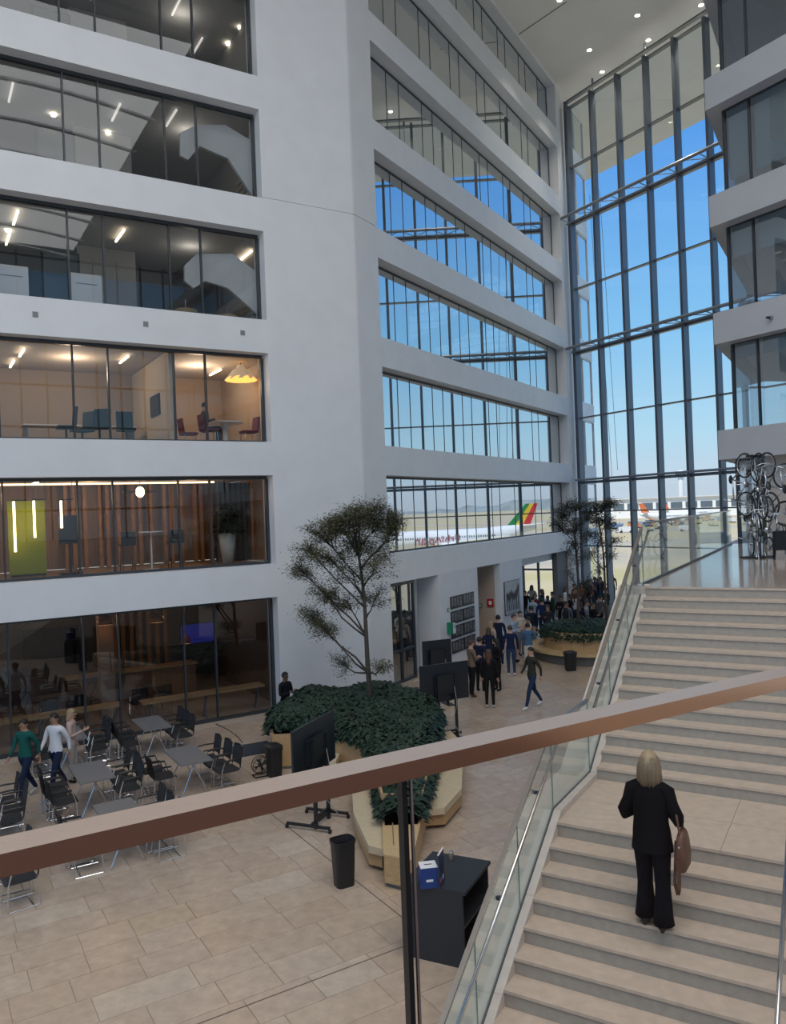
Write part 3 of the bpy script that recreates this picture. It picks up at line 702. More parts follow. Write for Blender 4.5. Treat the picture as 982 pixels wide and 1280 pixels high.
# ================================================================== PLANTERS
def plank_wall(parent, pts, z0, z1, m, name='oak_panel', wid=.62):
    """vertical timber panels along an outline"""
    k = len(pts)
    for i in range(k):
        a, b = Vector((*pts[i][:2], 0)), Vector((*pts[(i + 1) % k][:2], 0)); n = max(1, round((b - a).length / wid)); d = (b - a) / n
        nn = Vector((d.y, -d.x, 0)).normalized() * .02
        for j in range(n):
            p, q = a + d * j + d.normalized() * .002, a + d * (j + 1) - d.normalized() * .002
            o = MB().add([v + w + Vector((0, 0, z)) for v in (p, q) for w in (nn, -nn) for z in (z0, z1)], [(0, 1, 3, 2), (4, 6, 7, 5), (0, 4, 5, 1), (2, 3, 7, 6), (0, 2, 6, 4), (1, 5, 7, 3)]).build(name, m, parent)
def leafmass(parent, inside, zfun, n, bounds, seed, size, name='foliage', m=None):
    """overlapping drooping leaves over a mound, one stuff part"""
    r = random.Random(seed); mb = MB(); k = 0; tries = 0
    while k < n and tries < n * 20:
        tries += 1; x = r.uniform(bounds[0], bounds[1]); y = r.uniform(bounds[2], bounds[3])
        e = inside(x, y)
        if e is None: continue
        ox, oy, edge = e; k += 1
        z = zfun(x, y) * (1 if edge > .18 else .75 + 1.2 * edge) + r.uniform(-.06, .07)
        a = r.uniform(0, 2 * PI)
        if edge < .3: a = math.atan2(oy, ox) + r.uniform(-.9, .9)
        L = size * r.uniform(.7, 1.4); w = L * .27; dx, dy = math.cos(a), math.sin(a); up = r.uniform(.05, .4); dn = r.uniform(.1, .5)
        p = Vector((x, y, z)); d = Vector((dx, dy, 0)); sd = Vector((-dy, dx, r.uniform(-.3, .3)))
        p1 = p + d * (L * .45) + Vector((0, 0, L * up)); p2 = p + d * L + Vector((0, 0, L * (up - dn)))
        mb.add([p, p1 + sd * w, p2, p1 - sd * w, p1 + Vector((0, 0, .012))], [(0, 1, 4), (0, 4, 3), (1, 2, 4), (4, 2, 3)])
    o = mb.build(name, m, parent); o['kind'] = 'stuff'; return o
LEAFP = mat('dark_leaf', (.013, .036, .020), .55, noise=.5, scale=5)
PLY = [(-.33, 12.2), (.07, 11.97), (.30, 13.7), (.72, 17.0), (.95, 19.0), (.62, 20.9), (-.9, 21.75), (-2.5, 21.5), (-3.15, 19.7), (-2.95, 18.1), (-2.2, 18.15), (-1.35, 17.75), (-.72, 17.1), (-.36, 13.7)]
def poly_in(poly, x, y):
    c = False; j = len(poly) - 1; best = 1e9; bx = by = 0
    for i in range(len(poly)):
        xi, yi = poly[i]; xj, yj = poly[j]
        if (yi > y) != (yj > y) and x < (xj - xi) * (y - yi) / (yj - yi) + xi: c = not c
        ex, ey = xj - xi, yj - yi; t = max(0, min(1, ((x - xi) * ex + (y - yi) * ey) / (ex * ex + ey * ey))); qx, qy = xi + ex * t, yi + ey * t
        d = math.hypot(x - qx, y - qy)
        if d < best: best = d; bx, by = qx - x, qy - y
        j = i
    return (bx, by, best) if c else None
pl = thing('planter_bench', 'angular oak planter bench full of dark foliage with a tapering tip', 'planter')
bodyp = [p for p in PLY if p[1] > 13.8]
bodyp = [(.32, 14.0)] + [p for p in PLY[3:13]] + [(-.38, 14.0)]
plank_wall(pl, bodyp, .06, .80, WOOD); MB().prism([((x + .4) * .985 - .4, (y - 17.5) * .99 + 17.5) for x, y in bodyp], .1, .74).build('soil_bed', SOIL, pl)
tipp = [(-.33, 12.2), (.07, 11.97), (.32, 14.0), (-.38, 14.0)]
plank_wall(pl, tipp, .08, .50, WOOD, wid=.5)
MB().prism([(x * .97, (y - 13) * .97 + 13) for x, y in tipp], 0, .1).build('plinth', mat('plinth_grey', (.12, .12, .12), .6), pl)
MB().prism([(x * .97, (y - 17.5) * .98 + 17.5) for x, y in bodyp], 0, .08).build('plinth', mat('plinth_grey', (.12, .12, .12), .6), pl)
MB().prism([(-.35, 12.18), (.09, 11.95), (.26, 13.3), (-.38, 13.3)], .498, .52).build('tip_top', WOODT, pl)
MB().prism([(-.20, 12.5), (-.18, 12.5), (-.2, 13.4), (-.22, 13.4)], .521, .523).build('top_groove', mat('groove', (.25, .16, .08), .8), pl)
lb = [(-.36, 12.6), (-.6, 12.75), (-.92, 14.2), (-1.02, 15.6), (-.98, 16.6), (-.85, 17.1), (-.70, 17.05), (-.40, 14.0)]
rbn = [(.34, 14.2), (.72, 14.25), (1.12, 15.2), (1.30, 17.0), (1.34, 18.5), (1.2, 19.2), (.96, 19.1), (.74, 17.0)]
lf2 = [(-2.2, 18.12), (-1.4, 17.72), (-1.45, 17.2), (-2.3, 17.5)]
for poly, nm in ((lb, 'bench_seat'), (rbn, 'bench_seat'), (lf2, 'bench_seat')):
    MB().prism(poly, .30, .42).build(nm, CUSH, pl); MB().prism([(sum(q[0] for q in poly) / len(poly) + (x - sum(q[0] for q in poly) / len(poly)) * .93, sum(q[1] for q in poly) / len(poly) + (y - sum(q[1] for q in poly) / len(poly)) * .96) for x, y in poly], .08, .298).build('bench_base', WOOD, pl)
def zf1(x, y): return .80 + .22 * math.sin(x * 3.1) * math.sin(y * 2.3) * .4 + (-.08 + .26 * max(0, min(1, (y - 15) / 3))) + .12 * math.exp(-((x + 1) ** 2 + (y - 20) ** 2) / 4)
big = [(x * 1.03 + (.0), y) for x, y in PLY]
leafmass(pl, lambda x, y: poly_in(big, x, y) if (y > 13.45 and not (y < 18.2 and x < -2.4)) else None, zf1, 26000, (-3.4, 1.1, 13.4, 21.8), 5, .17, m=LEAFP)

# round planter by the stairs
pc2 = P0(7.35, 30.2); R2 = 1.75
pl2 = thing('round_planter', 'round oak planter with a ring bench under two small trees', 'planter', pc2)
n2_ = 26
plank_wall(pl2, [(R2 * math.cos(2 * PI * i / n2_), R2 * math.sin(2 * PI * i / n2_)) for i in range(n2_)], .3, 1.12, WOOD, wid=.5)
MB().lathe([(R2 - .05, .1), (R2 - .05, 1.05)], n=26).build('soil_bed', SOIL, pl2)
MB().lathe([(R2, .36), (R2 + .52, .36), (R2 + .52, .46), (R2, .46)], n=30).build('ring_bench', WOODT, pl2)
MB().lathe([(R2 - .1, .0), (R2 + .35, .0), (R2 + .40, .355), (R2 - .1, .355)], n=30).build('bench_base', mat('plinth_grey', (.12, .12, .12), .6), pl2)
leafmass(pl2, lambda x, y: (x, y, R2 + .08 - math.hypot(x, y)) if math.hypot(x, y) < R2 + .08 else None, lambda x, y: 1.14, 7000, (-1.9, 1.9, -1.9, 1.9), 8, .15, m=LEAFP)

# ================================================================== TREES
BARK = mat('bark', (.075, .06, .048), .9, noise=.3, scale=18, bump=.3)
LEAF1 = mat('olive_leaf', (.115, .115, .062), .6, noise=.45, scale=3); LEAF2 = mat('dark_olive_leaf', (.06, .066, .045), .6, noise=.45, scale=3)  # second leaf is a darker tone for the round planter trees
def tree(name, label, base, h_trunk, pads, seed, leaf_m, nleaf, lsize, r0=.07, lean=(0, 0)):
    """pads: (x, y, z, rx, rz, weight) crown pads relative to the base; boughs run from the trunk to each pad"""
    r = random.Random(seed); t = thing(name, label, 'tree', base)
    tr = MB(); pts = []; N = 7
    for i in range(N + 1):
        f = i / N; pts.append(Vector((lean[0] * f * f + .03 * math.sin(f * 7 + seed), lean[1] * f + .03 * math.cos(f * 5), h_trunk * f)))
    tr.tube(pts, [r0 * (1 - .72 * i / N) for i in range(N + 1)], 8); tr.build('trunk', BARK, t, True)
    tw = MB(); lv = MB()
    for (x, y, z, rx, rz, wgt) in pads:
        c = Vector((x, y, z)); f0 = max(.22, min(.95, (z - math.hypot(x, y) * .9 - .25) / h_trunk)); k = f0 * N; i0 = min(N - 1, int(k)); s = pts[i0].lerp(pts[i0 + 1], k - i0)
        mid = s.lerp(c, .5) + Vector((r.uniform(-.1, .1), r.uniform(-.1, .1), -.02 * h_trunk + (.1 if z > h_trunk * .7 else 0)))
        q = s.lerp(mid, .5) + Vector((r.uniform(-.05, .05), 0, r.uniform(-.05, .05)))
        bo = MB(); rb0 = r0 * .42 * (1 - .5 * f0) + .006; bo.tube([s, q, mid, mid.lerp(c, .6), c], [rb0, rb0 * .8, rb0 * .6, rb0 * .42, rb0 * .25], 6); bo.build('bough', BARK, t, True)
        for _ in range(int(9 + wgt * 14)):
            while True:
                v = Vector((r.uniform(-1, 1), r.uniform(-1, 1), r.uniform(-1, 1)))
                if v.length < 1: break
            e = c + Vector((v.x * rx * 1.2, v.y * rx * 1.2, v.z * rz * 1.2)); st = s.lerp(c, r.uniform(.55, 1)) if r.random() < .5 else mid.lerp(c, r.uniform(.2, 1))
            b1 = st.lerp(e, .5) + Vector((r.uniform(-.06, .06), r.uniform(-.06, .06), r.uniform(0, .08)))
            tw.tube([st, b1, e], [.008, .006, .003], 4, cap=False)
            nl = int(nleaf * wgt / (9 + wgt * 14))
            for __ in range(nl):
                f = r.uniform(.25, 1.05); o = b1.lerp(e, (f - .3) / .75) if f > .3 else st.lerp(b1, .8)
                o = o + Vector((r.gauss(0, .105), r.gauss(0, .105), r.gauss(0, .07)))
                a = r.uniform(0, 2 * PI); L = lsize * r.uniform(.6, 1.3); d = Vector((math.cos(a), math.sin(a), r.uniform(-.7, .2))); sd = Vector((-d.y, d.x, r.uniform(-.5, .5))) * L * .32
                lv.add([o, o + d * L * .5 + sd, o + d * L, o + d * L * .5 - sd], [(0, 1, 2, 3)])
    to = tw.build('twigs', BARK, t); to['kind'] = 'stuff'; lo = lv.build('foliage', leaf_m, t); lo['kind'] = 'stuff'
    return t
tbp = P(464, 892, .75); sc1 = tbp.y / F
def padpx(px, py, rx_, rz_, w, dy, base, s, bx, by): return ((px - bx) * s - (py - by) * s * .038, dy, (by - py) * s, rx_ * s, rz_ * s, w)
pads1 = []
for px, py, rx_, rz_, w, dy in ((462, 636, 30, 14, 1.4, .1), (450, 645, 30, 14, 1.2, -.5), (495, 660, 14, 18, .6, .4), (420, 648, 20, 10, .9, .4), (430, 655, 34, 18, 1.6, -.3), (475, 655, 30, 20, 1.5, .3), (398, 662, 22, 14, 1.1, .1), (450, 680, 40, 22, 1.6, .5), (410, 690, 28, 16, 1.0, -.4), (372, 705, 13, 16, .8, .1), (470, 700, 30, 22, .8, -.4), (440, 715, 34, 16, .8, .2), (405, 735, 22, 14, .9, -.2), (385, 765, 14, 12, .7, .2), (402, 780, 18, 12, .8, -.1), (470, 745, 22, 18, .6, .3), (430, 750, 24, 16, .5, .4), (425, 830, 14, 16, .35, .2), (476, 832, 16, 6, .3, -.3), (488, 668, 14, 22, .5, -.1), (382, 680, 14, 10, .5, -.2)):
    pads1.append(padpx(px, py, rx_, rz_, w, dy, tbp, sc1, 464, 892))
tree('atrium_tree', 'tall slender tree with a feathery olive crown in the angular planter', tbp, 4.7, pads1, 3, LEAF1, 2600, .05, .075, lean=(-.25, 0))
b2 = P0(7.0, 30.4); b2.z = 1.1; s2 = 30.4 / F; qx, qy = pix(b2)
pads2 = [padpx(px, py, rx_, rz_, w, dy, b2, s2, qx, qy) for px, py, rx_, rz_, w, dy in ((720, 630, 22, 8, 1.1, 0), (705, 640, 16, 9, 1.0, .3), (735, 642, 18, 9, 1.0, -.3), (698, 655, 12, 8, .6, .2), (720, 660, 20, 12, .9, .3), (712, 680, 14, 12, .5, -.3), (738, 668, 12, 14, .5, .3), (724, 700, 14, 12, .3, .2), (735, 725, 10, 18, .3, .1), (712, 720, 8, 14, .2, .1))]
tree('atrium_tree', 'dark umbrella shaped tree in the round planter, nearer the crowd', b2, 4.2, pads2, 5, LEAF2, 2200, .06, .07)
b3 = P0(8.0, 30.0); b3.z = 1.1; qx, qy = pix(b3)
pads3 = [padpx(px, py, rx_, rz_, w, dy, b3, s2, qx, qy) for px, py, rx_, rz_, w, dy in ((755, 632, 18, 7, 1.0, 0), (768, 630, 12, 5, .5, .2), (745, 648, 16, 10, .8, -.3), (762, 655, 12, 10, .5, .2), (752, 672, 14, 12, .5, .3), (768, 676, 10, 6, .25, 0), (740, 690, 12, 12, .35, .2), (760, 695, 12, 10, .25, -.2), (748, 715, 10, 14, .25, 0))]
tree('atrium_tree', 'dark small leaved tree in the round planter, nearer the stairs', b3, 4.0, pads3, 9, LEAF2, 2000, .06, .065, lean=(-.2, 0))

# ================================================================== DISPLAYS AND COUNTER
SCR = mat('screen_black', (.006, .007, .009), .12)
def display(label, a, b, ztop, h, back_right=True, legs='mobile', base_z=0):
    """a large screen between two ground points; its back faces the right of a->b"""
    a, b = Vector((a[0], a[1], 0)), Vector((b[0], b[1], 0)); c = (a + b) / 2; d = b - a; L = d.length; rz = math.atan2(d.y, d.x)
    t = thing('display_stand', label, 'display', c, rz)                 # local x along the screen, back faces -y
    zc = ztop - h / 2
    MB().box((0, .02, zc), (L, .04, h)).build('housing', BLACKM, t)
    MB().box((0, .043, zc), (L - .03, .004, h - .03)).build('screen', SCR, t)
    MB().box((0, -.035, zc - .05), (L * .45, .07, h * .5)).build('back_box', BLACKM, t)
    MB().box((0, -.085, zc), (.5, .03, .42)).build('wall_plate', BLACK, t)
    for x in (-.25, .25):
        MB().box((x, -.10, (zc + .2) / 2), (.055, .06, zc + .2)).build('upright', BLACK, t)
        if legs == 'mobile':
            MB().bar((x * 1.5, -.45, .09), (x * 1.5, .45, .09), .05, .045).build('foot', BLACK, t)
            for y in (-.45, .45): MB().lathe([(.035, 0), (.035, .05)], (x * 1.5, y, .01), 10).build('caster', BLACK, t)
        else: MB().box((x, -.1, .008), (.22, .55, .016)).build('foot', BLACK, t)
    MB().box((0, -.10, .2), (.55, .04, .05)).build('cross_bar', BLACK, t); MB().box((0, -.09, .12), (.75, .06, .05)).build('cross_bar', BLACK, t)
    MB().tube([(.2, -.13, zc - .1), (.22, -.2, .9), (.1, -.17, .4), (.3, -.3, .06)], .008, 5).build('cable', mat('cable_grey', (.35, .35, .36), .5), t)
    return t
display('black mobile screen on casters, its back turned to the planter bench', (-1.95, 14.1), (-1.32, 15.6), 1.93, .95)
display('big black screen on two posts, its back towards the gallery', (.52, 19.75), (1.78, 20.35), 1.9, .95, legs='post')
display('dark screen standing by the glass door beside the pillar', (.72, 23.4), (1.60, 23.75), 1.92, .95, legs='post')
kc = [P(512, 1190, 0), P(590, 1215, 0)]
kt = thing('counter_cube', 'black cube counter with an open side shelf beside the stairs', 'counter', (.55, 10.55, 0), math.atan2(kc[1].y - kc[0].y, kc[1].x - kc[0].x) + .12)
KB = mat('counter_black', (.022, .026, .032), .5)
MB().box((0, 0, .95), (.86, .98, .04)).build('top', KB, kt); MB().box((-.41, 0, .465), (.04, .98, .93)).build('side_panel', KB, kt)
MB().box((0, -.47, .465), (.78, .04, .93)).build('front_panel', KB, kt); MB().box((0, .47, .465), (.78, .04, .93)).build('back_panel', KB, kt)
MB().box((0, 0, .02), (.78, .9, .04)).build('bottom_panel', KB, kt); MB().box((.0, 0, .5), (.78, .9, .03)).build('shelf', KB, kt)
pn = MB().box(P(515, 1190, 0) + Vector((-.08, .10, .45)), (.035, .5, .86), 0).build('leaning_board', BLACKM); tag(pn, 'thin black board standing on edge beside the cube counter', 'board')
bp = P(531, 1112, .97)
bb = thing('ballot_box', 'blue and white cardboard drop box with a slot on the counter', 'box', (bp.x + .05, bp.y + .12, .97), .15)
BLUE = mat('print_blue', (.015, .05, .22), .5); WHT = mat('print_white', (.8, .8, .82), .5)
MB().box((0, 0, .13), (.22, .2, .26)).build('carton', BLUE, bb); MB().box((0, 0, .263), (.222, .202, .006)).build('lid', WHT, bb)
MB().box((0, 0, .268), (.10, .015, .004)).build('slot', BLACK, bb); MB().box((0, -.102, .1), (.09, .004, .03)).build('print', WHT, bb)
sg = thing('counter_sign', 'narrow upright dark blue sign card beside the drop box', 'sign', (bp.x + .22, bp.y + .12, .97), 1.25)
MB().box((0, 0, .21), (.24, .015, .42)).build('card', mat('sign_navy', (.03, .04, .09), .4), sg); MB().box((0, 0, .425), (.24, .018, .012)).build('white_edge', WHT, sg)
for i, c in enumerate(((.6, .1, .1), (.1, .2, .6), (.7, .7, .7))): MB().box((-.06 + i * .06, -.009, .08), (.035, .003, .05)).build('print', mat('print_%d' % i, c, .5), sg)
can = P(564, 1075, .97); cn = thing('drink_can', 'small metal drink can on the black counter', 'can', can)
MB().lathe([(.028, 0), (.033, .008), (.033, .105), (.027, .118)], n=14).build('can_body', mat('can_tan', (.42, .36, .28), .35, .6), cn, True); MB().lathe([(.024, .116), (.024, .12)], n=12).build('can_lid', CHROME, cn)
hb_ = P(541, 917, .43); hbg = thing('handbag', 'brown handbag lying on the bench seat by the planter', 'bag', hb_, .6)
MB().ell((0, 0, .09), (.2, .11, .10), 12, 8).build('bag_body', mat('tan_leather', (.16, .055, .03), .5, noise=.2), hbg, True); MB().tube([(-.13, 0, .15), (-.08, 0, .26), (.08, 0, .26), (.13, 0, .15)], .012, 6).build('strap', mat('tan_leather', (.16, .055, .03), .5), hbg)

# ================================================================== WALL PIECES OF THE LOBBY
PLQ = mat('plaque_black', (.018, .019, .022), .45); PHOTO = mat('plaque_print', (.14, .14, .15), .5, noise=.9, scale=14)
bi = 0
for row in range(4):
    for col in range(2):
        u0 = 5.62 + col * 1.06; z1 = 2.52 - row * .56
        b = thing('wall_plaque', 'black plaque with rows of small portrait prints, %s row, %s the corridor' % (('top', 'second', 'third', 'bottom')[row], ('away from', 'next to')[col]), 'plaque', F2(u0 + .5, z1 - .24, .015), A2, 'portrait plaques on the lobby wall')
        MB().box((0, 0, 0), (1.0, .03, .47)).build('board', PLQ, b)
        for i in range(4): MB().box((-.36 + i * .24, -.018, (.02, -.01)[i % 2]), (.17, .006, .34)).build('print', PHOTO, b)
df = thing('defibrillator_box', 'green and white defibrillator box on the lobby wall', 'box', F2(5.42, 1.38, .09), A2)
MB().box((-.06, 0, 0), (.16, .18, .44)).build('green_case', mat('aid_green', (.01, .22, .12), .4), df); MB().box((.12, 0, -.02), (.22, .18, .38)).build('white_case', WHT, df); MB().box((.12, -.095, .06), (.16, .01, .14)).build('window', mat('aid_window', (.45, .62, .66), .2), df)
es = thing('exit_sign', 'small green emergency sign on the white lobby wall', 'sign', F2(5.42, 2.05, .01), A2); MB().box((0, 0, 0), (.12, .02, .15)).build('plate', mat('exit_green', (.02, .2, .08), .4), es); MB().box((0, -.012, 0), (.05, .004, .08)).build('symbol', WHT, es)
fs = thing('fire_sign', 'red fire equipment sign inside the beige corridor', 'sign', F2(10.42, 1.72, -.5), A2); MB().box((0, 0, 0), (.02, .3, .34)).build('plate', mat('fire_red', (.5, .02, .03), .4), fs); MB().box((-.012, 0, 0), (.004, .14, .16)).build('symbol', WHT, fs)
es = thing('exit_sign', 'green exit sign beside the red fire sign in the corridor', 'sign', F2(10.2, 1.6, -.9), A2); MB().box((0, 0, 0), (.42, .02, .13)).build('plate', mat('exit_green', (.02, .2, .08), .4), es); MB().box((0, -.012, 0), (.2, .004, .06)).build('symbol', WHT, es)
ar = thing('wall_art', 'black and white picture of dark brushed shapes on the lobby wall', 'picture', F2(11.62, 1.85, .03), A2)
MB().box((0, 0, 0), (1.7, .05, 1.42)).build('canvas', mat('canvas_grey', (.42, .44, .45), .6, noise=.2, scale=3), ar); INK = mat('ink', (.03, .03, .035), .6)
ra_ = random.Random(4)
for i in range(7):
    x = -.65 + i * .21; z = ra_.uniform(.1, .45)
    MB().add([(x - .1, -.028, z), (x + .1, -.028, z + .12), (x + .13, -.028, z - .2), (x + .03, -.028, z - .35), (x + .07, -.028, -.55), (x - .02, -.028, -.6), (x - .05, -.028, -.3)], [tuple(range(7))]).build('brush_shape', INK, ar)
MB().box((0, .0, 0), (1.74, .03, 1.46)).build('frame', BLACK, ar)
# ================================================================== PEOPLE
SKINS = [mat('skin_light', (.50, .30, .22), .5), mat('skin_mid', (.36, .20, .13), .5), mat('skin_deep', (.12, .06, .04), .5)]
SKINM = 0
def skin_mesh(name, joints, edges, root, sub=2):
    """joints: name -> (pos, (rx, ry)); a continuous skinned surface"""
    me = bpy.data.meshes.new(name); names = list(joints); idx = {n: i for i, n in enumerate(names)}
    me.from_pydata([joints[n][0] for n in names], [(idx[a], idx[b]) for a, b in edges], []); me.update()
    o = bpy.data.objects.new(name, me); C.objects.link(o)
    o.modifiers.new('skin', 'SKIN'); sv = me.skin_vertices[0].data
    for n in names:
        r = joints[n][1]; sv[idx[n]].radius = r if isinstance(r, tuple) else (r, r); sv[idx[n]].use_root = (n == root)
    ss = o.modifiers.new('sub', 'SUBSURF'); ss.levels = sub; ss.render_levels = sub
    return o
def hand_joints():
    J = {'w': ((0, 0, 0), .024), 'p': ((0, 0, -.055), (.034, .017)), 'k': ((0, 0, -.09), (.036, .014))}; E = [('w', 'p'), ('p', 'k')]
    for i, (x, L) in enumerate(((-.027, .060), (-.009, .074), (.009, .078), (.026, .066))):
        J['a%d' % i] = ((x, .003, -.10), .0105); J['b%d' % i] = ((x * 1.1, .012, -.10 - L * .5), .0095); J['c%d' % i] = ((x * 1.1, .032, -.10 - L * .88), .008)
        E += [('k', 'a%d' % i), ('a%d' % i, 'b%d' % i), ('b%d' % i, 'c%d' % i)]
    J['t0'] = ((.036, .012, -.04), .013); J['t1'] = ((.052, .026, -.075), .0105); J['t2'] = ((.050, .042, -.10), .0085); E += [('p', 't0'), ('t0', 't1'), ('t1', 't2')]
    return J, E
def pose(kind):
    """joint positions for a 1.75 m figure, facing +y"""
    J = {}
    ph = .95; hips = Vector((0, 0, ph))
    J['pelvis'] = ((0, 0, .95), (.155, .105)); J['waist'] = ((0, .0, 1.09), (.138, .098)); J['chest'] = ((0, .0, 1.27), (.165, .115)); J['upper'] = ((0, -.01, 1.40), (.145, .095))
    J['neck'] = ((0, -.005, 1.49), .052); J['skull'] = ((0, .012, 1.585), (.072, .085)); J['crown'] = ((0, .004, 1.685), (.068, .082)); J['tip'] = ((0, 0, 1.72), .045)
    legs = {'L': (-1, .0, .0), 'R': (1, .0, .0)}
    spec = dict(stand=((0, 0), (0, 0), 'hang', 'hang'), stand2=((.04, 0), (-.06, 0), 'pocket', 'hang'), phone=((0, 0), (.03, 0), 'phone', 'phone'), fold=((0, 0), (-.04, 0), 'fold', 'fold'), point=((.03, 0), (-.03, 0), 'hang', 'phone'),
                walk=((.30, .02), (-.34, .10), 'swingb', 'swingf'), sit=((0, 0), (0, 0), 'phone', 'phone'), stairs=((.02, 0), (-.03, 0), 'carry', 'carry'))[kind]
    for side, sg, st, arm in (('L', -1, spec[0], spec[2]), ('R', 1, spec[1], spec[3])):
        hx = .092 * sg
        J['hip' + side] = ((hx, 0, .89), .095)
        if kind == 'sit':
            J['knee' + side] = ((hx * 1.5, .43, .97), .068); J['ank' + side] = ((hx * 1.5, .42, .57), .047); J['heel' + side] = ((hx * 1.5, .40, .515), .038); J['toe' + side] = ((hx * 1.6, .57, .50), .034)
        else:
            f, l = st
            J['thigh' + side] = ((hx * 1.02, f * .3 + .005, .70), .082)
            J['knee' + side] = ((hx * 1.05, f * .55 + .015 + l * .4, .49), .064); J['calf' + side] = ((hx * 1.05, f * .75 - .01 + l * .1, .33), .056)
            J['ank' + side] = ((hx * 1.08, f - .02, .105 + l * .6), .044); J['heel' + side] = ((hx * 1.08, f - .035, .05 + l * .8), .036); J['toe' + side] = ((hx * 1.25, f + .13, .038 + l * .1), .034)
        sh = Vector((.185 * sg, -.01, 1.40)); J['sho' + side] = (tuple(sh), .062)
        el, wr = {'hang': ((.235, -.03, 1.13), (.245, .05, .89)), 'pocket': ((.28, -.09, 1.15), (.19, .06, .97)), 'phone': ((.235, .02, 1.13), (.10, .27, 1.22)), 'fold': ((.26, .04, 1.15), (.06, .20, 1.17)),
                  'swingb': ((.235, -.14, 1.15), (.24, -.15, .92)), 'swingf': ((.235, .06, 1.14), (.21, .22, .97)), 'carry': ((.255, .0, 1.14), (.16, .22, 1.12))}[arm]
        if kind == 'walk': J['hip' + side] = ((hx, 0, .88), .092)
        J['elb' + side] = ((el[0] * sg, el[1], el[2]), .044); J['wri' + side] = ((wr[0] * sg, wr[1], wr[2]), .030)
    E = [('pelvis', 'waist'), ('waist', 'chest'), ('chest', 'upper'), ('upper', 'neck'), ('neck', 'skull'), ('skull', 'crown'), ('crown', 'tip')]
    for s in 'LR':
        E += [('pelvis', 'hip' + s)]
        if kind == 'sit': E += [('hip' + s, 'knee' + s), ('knee' + s, 'ank' + s)]
        else: E += [('hip' + s, 'thigh' + s), ('thigh' + s, 'knee' + s), ('knee' + s, 'calf' + s), ('calf' + s, 'ank' + s)]
        E += [('ank' + s, 'heel' + s), ('heel' + s, 'toe' + s), ('upper', 'sho' + s), ('sho' + s, 'elb' + s), ('elb' + s, 'wri' + s)]
    return J, E
REGION = {}
for a in ('pelvis', 'waist', 'chest', 'upper', 'sho'): REGION[a] = 1
def region(a, b):
    k = (a.rstrip('LR') if a not in ('pelvis',) else a, b.rstrip('LR'))
    if b in ('neck',): return 1
    if b in ('skull', 'crown', 'tip'): return 0
    if b.startswith('elb') or b.startswith('sho'): return 1
    if b.startswith('wri'): return 4
    if b.startswith(('heel', 'toe')): return 3
    if b.startswith(('hip', 'thigh', 'knee', 'calf', 'ank')): return 2
    return 1
KINDS = ['stand', 'stand2', 'phone', 'fold', 'point', 'walk', 'sit', 'stairs']
tmp = {k: skin_mesh('tmp_' + k, *pose(k), 'pelvis') for k in KINDS}
hj, he = hand_joints(); tmp_h = skin_mesh('tmp_hand', hj, he, 'p', 1)
bpy.context.view_layer.update(); dg = bpy.context.evaluated_depsgraph_get()
def evm(o): m = bpy.data.meshes.new_from_object(o.evaluated_get(dg)); return [v.co.copy() for v in m.vertices], [tuple(p.vertices) for p in m.polygons]
HV, HF = evm(tmp_h)
BODY = {}
def seg_d(p, a, b):
    ab = b - a; t = max(0, min(1, (p - a).dot(ab) / max(ab.length_squared, 1e-9))); return (p - a - ab * t).length, t
def ellv(c, r, nu=8, nv=6):
    m = MB().ell(c, r, nu, nv); return m.v, m.f
for k in KINDS:
    vs, fs = evm(tmp[k]); J, E = pose(k); segs = []
    for a, b in E:
        pa, pb = Vector(J[a][0]), Vector(J[b][0]); rr = lambda q: (q if not isinstance(q, tuple) else max(q)); segs.append((pa, pb, rr(J[a][1]), rr(J[b][1]), region(a, b)))
    mi = []
    for f in fs:
        c = sum((vs[i] for i in f), Vector()) / len(f); best = 9; reg = 1
        for pa, pb, r_a, r_b, rg in segs:
            d, t = seg_d(c, pa, pb); d /= (r_a + (r_b - r_a) * t)
            if d < best: best = d; reg = rg
        if reg in (1, 2) and abs(c.x) < .2 and k != 'sit': reg = 1 if c.z > .935 and (reg == 1 or abs(c.x) < .17) else reg
        if reg == 1 and c.z < .93 and abs(c.x) < .18 and k != 'sit': reg = 2
        if c.z > 1.475 and abs(c.x) < .12: reg = 0
        mi.append(reg)
    allv = [tuple(v) for v in vs]; allf = list(fs)
    def addi(v2, f2, reg):
        b = len(allv); allv.extend(tuple(v) for v in v2); allf.extend(tuple(i + b for i in f) for f in f2); mi.extend([reg] * len(f2))
    addi(*ellv((0, .105, 1.60), (.014, .022, .024)), 0)                                     # nose
    addi(*ellv((0, .085, 1.535), (.028, .014, .016)), 0)                                    # chin
    for s in (-1, 1): addi(*ellv((s * .078, .0, 1.605), (.012, .022, .032)), 0)              # ears
    for s in 'LR':
        e, w = Vector(J['elb' + s][0]), Vector(J['wri' + s][0]); d = (w - e).normalized()
        q = Vector((0, 0, -1)).rotation_difference(d).to_matrix(); sg = -1 if s == 'L' else 1
        addi([w + q @ Vector((-sg * v.x, v.y, v.z)) for v in HV], HF, 0)
    me = bpy.data.meshes.new('person_' + k); me.from_pydata(allv, [], allf); me.update()
    for i in range(5): me.materials.append(SKINS[0])
    for p, m_ in zip(me.polygons, mi): p.material_index = m_; p.use_smooth = True
    BODY[k] = me
for o in list(tmp.values()) + [tmp_h]: bpy.data.objects.remove(o)
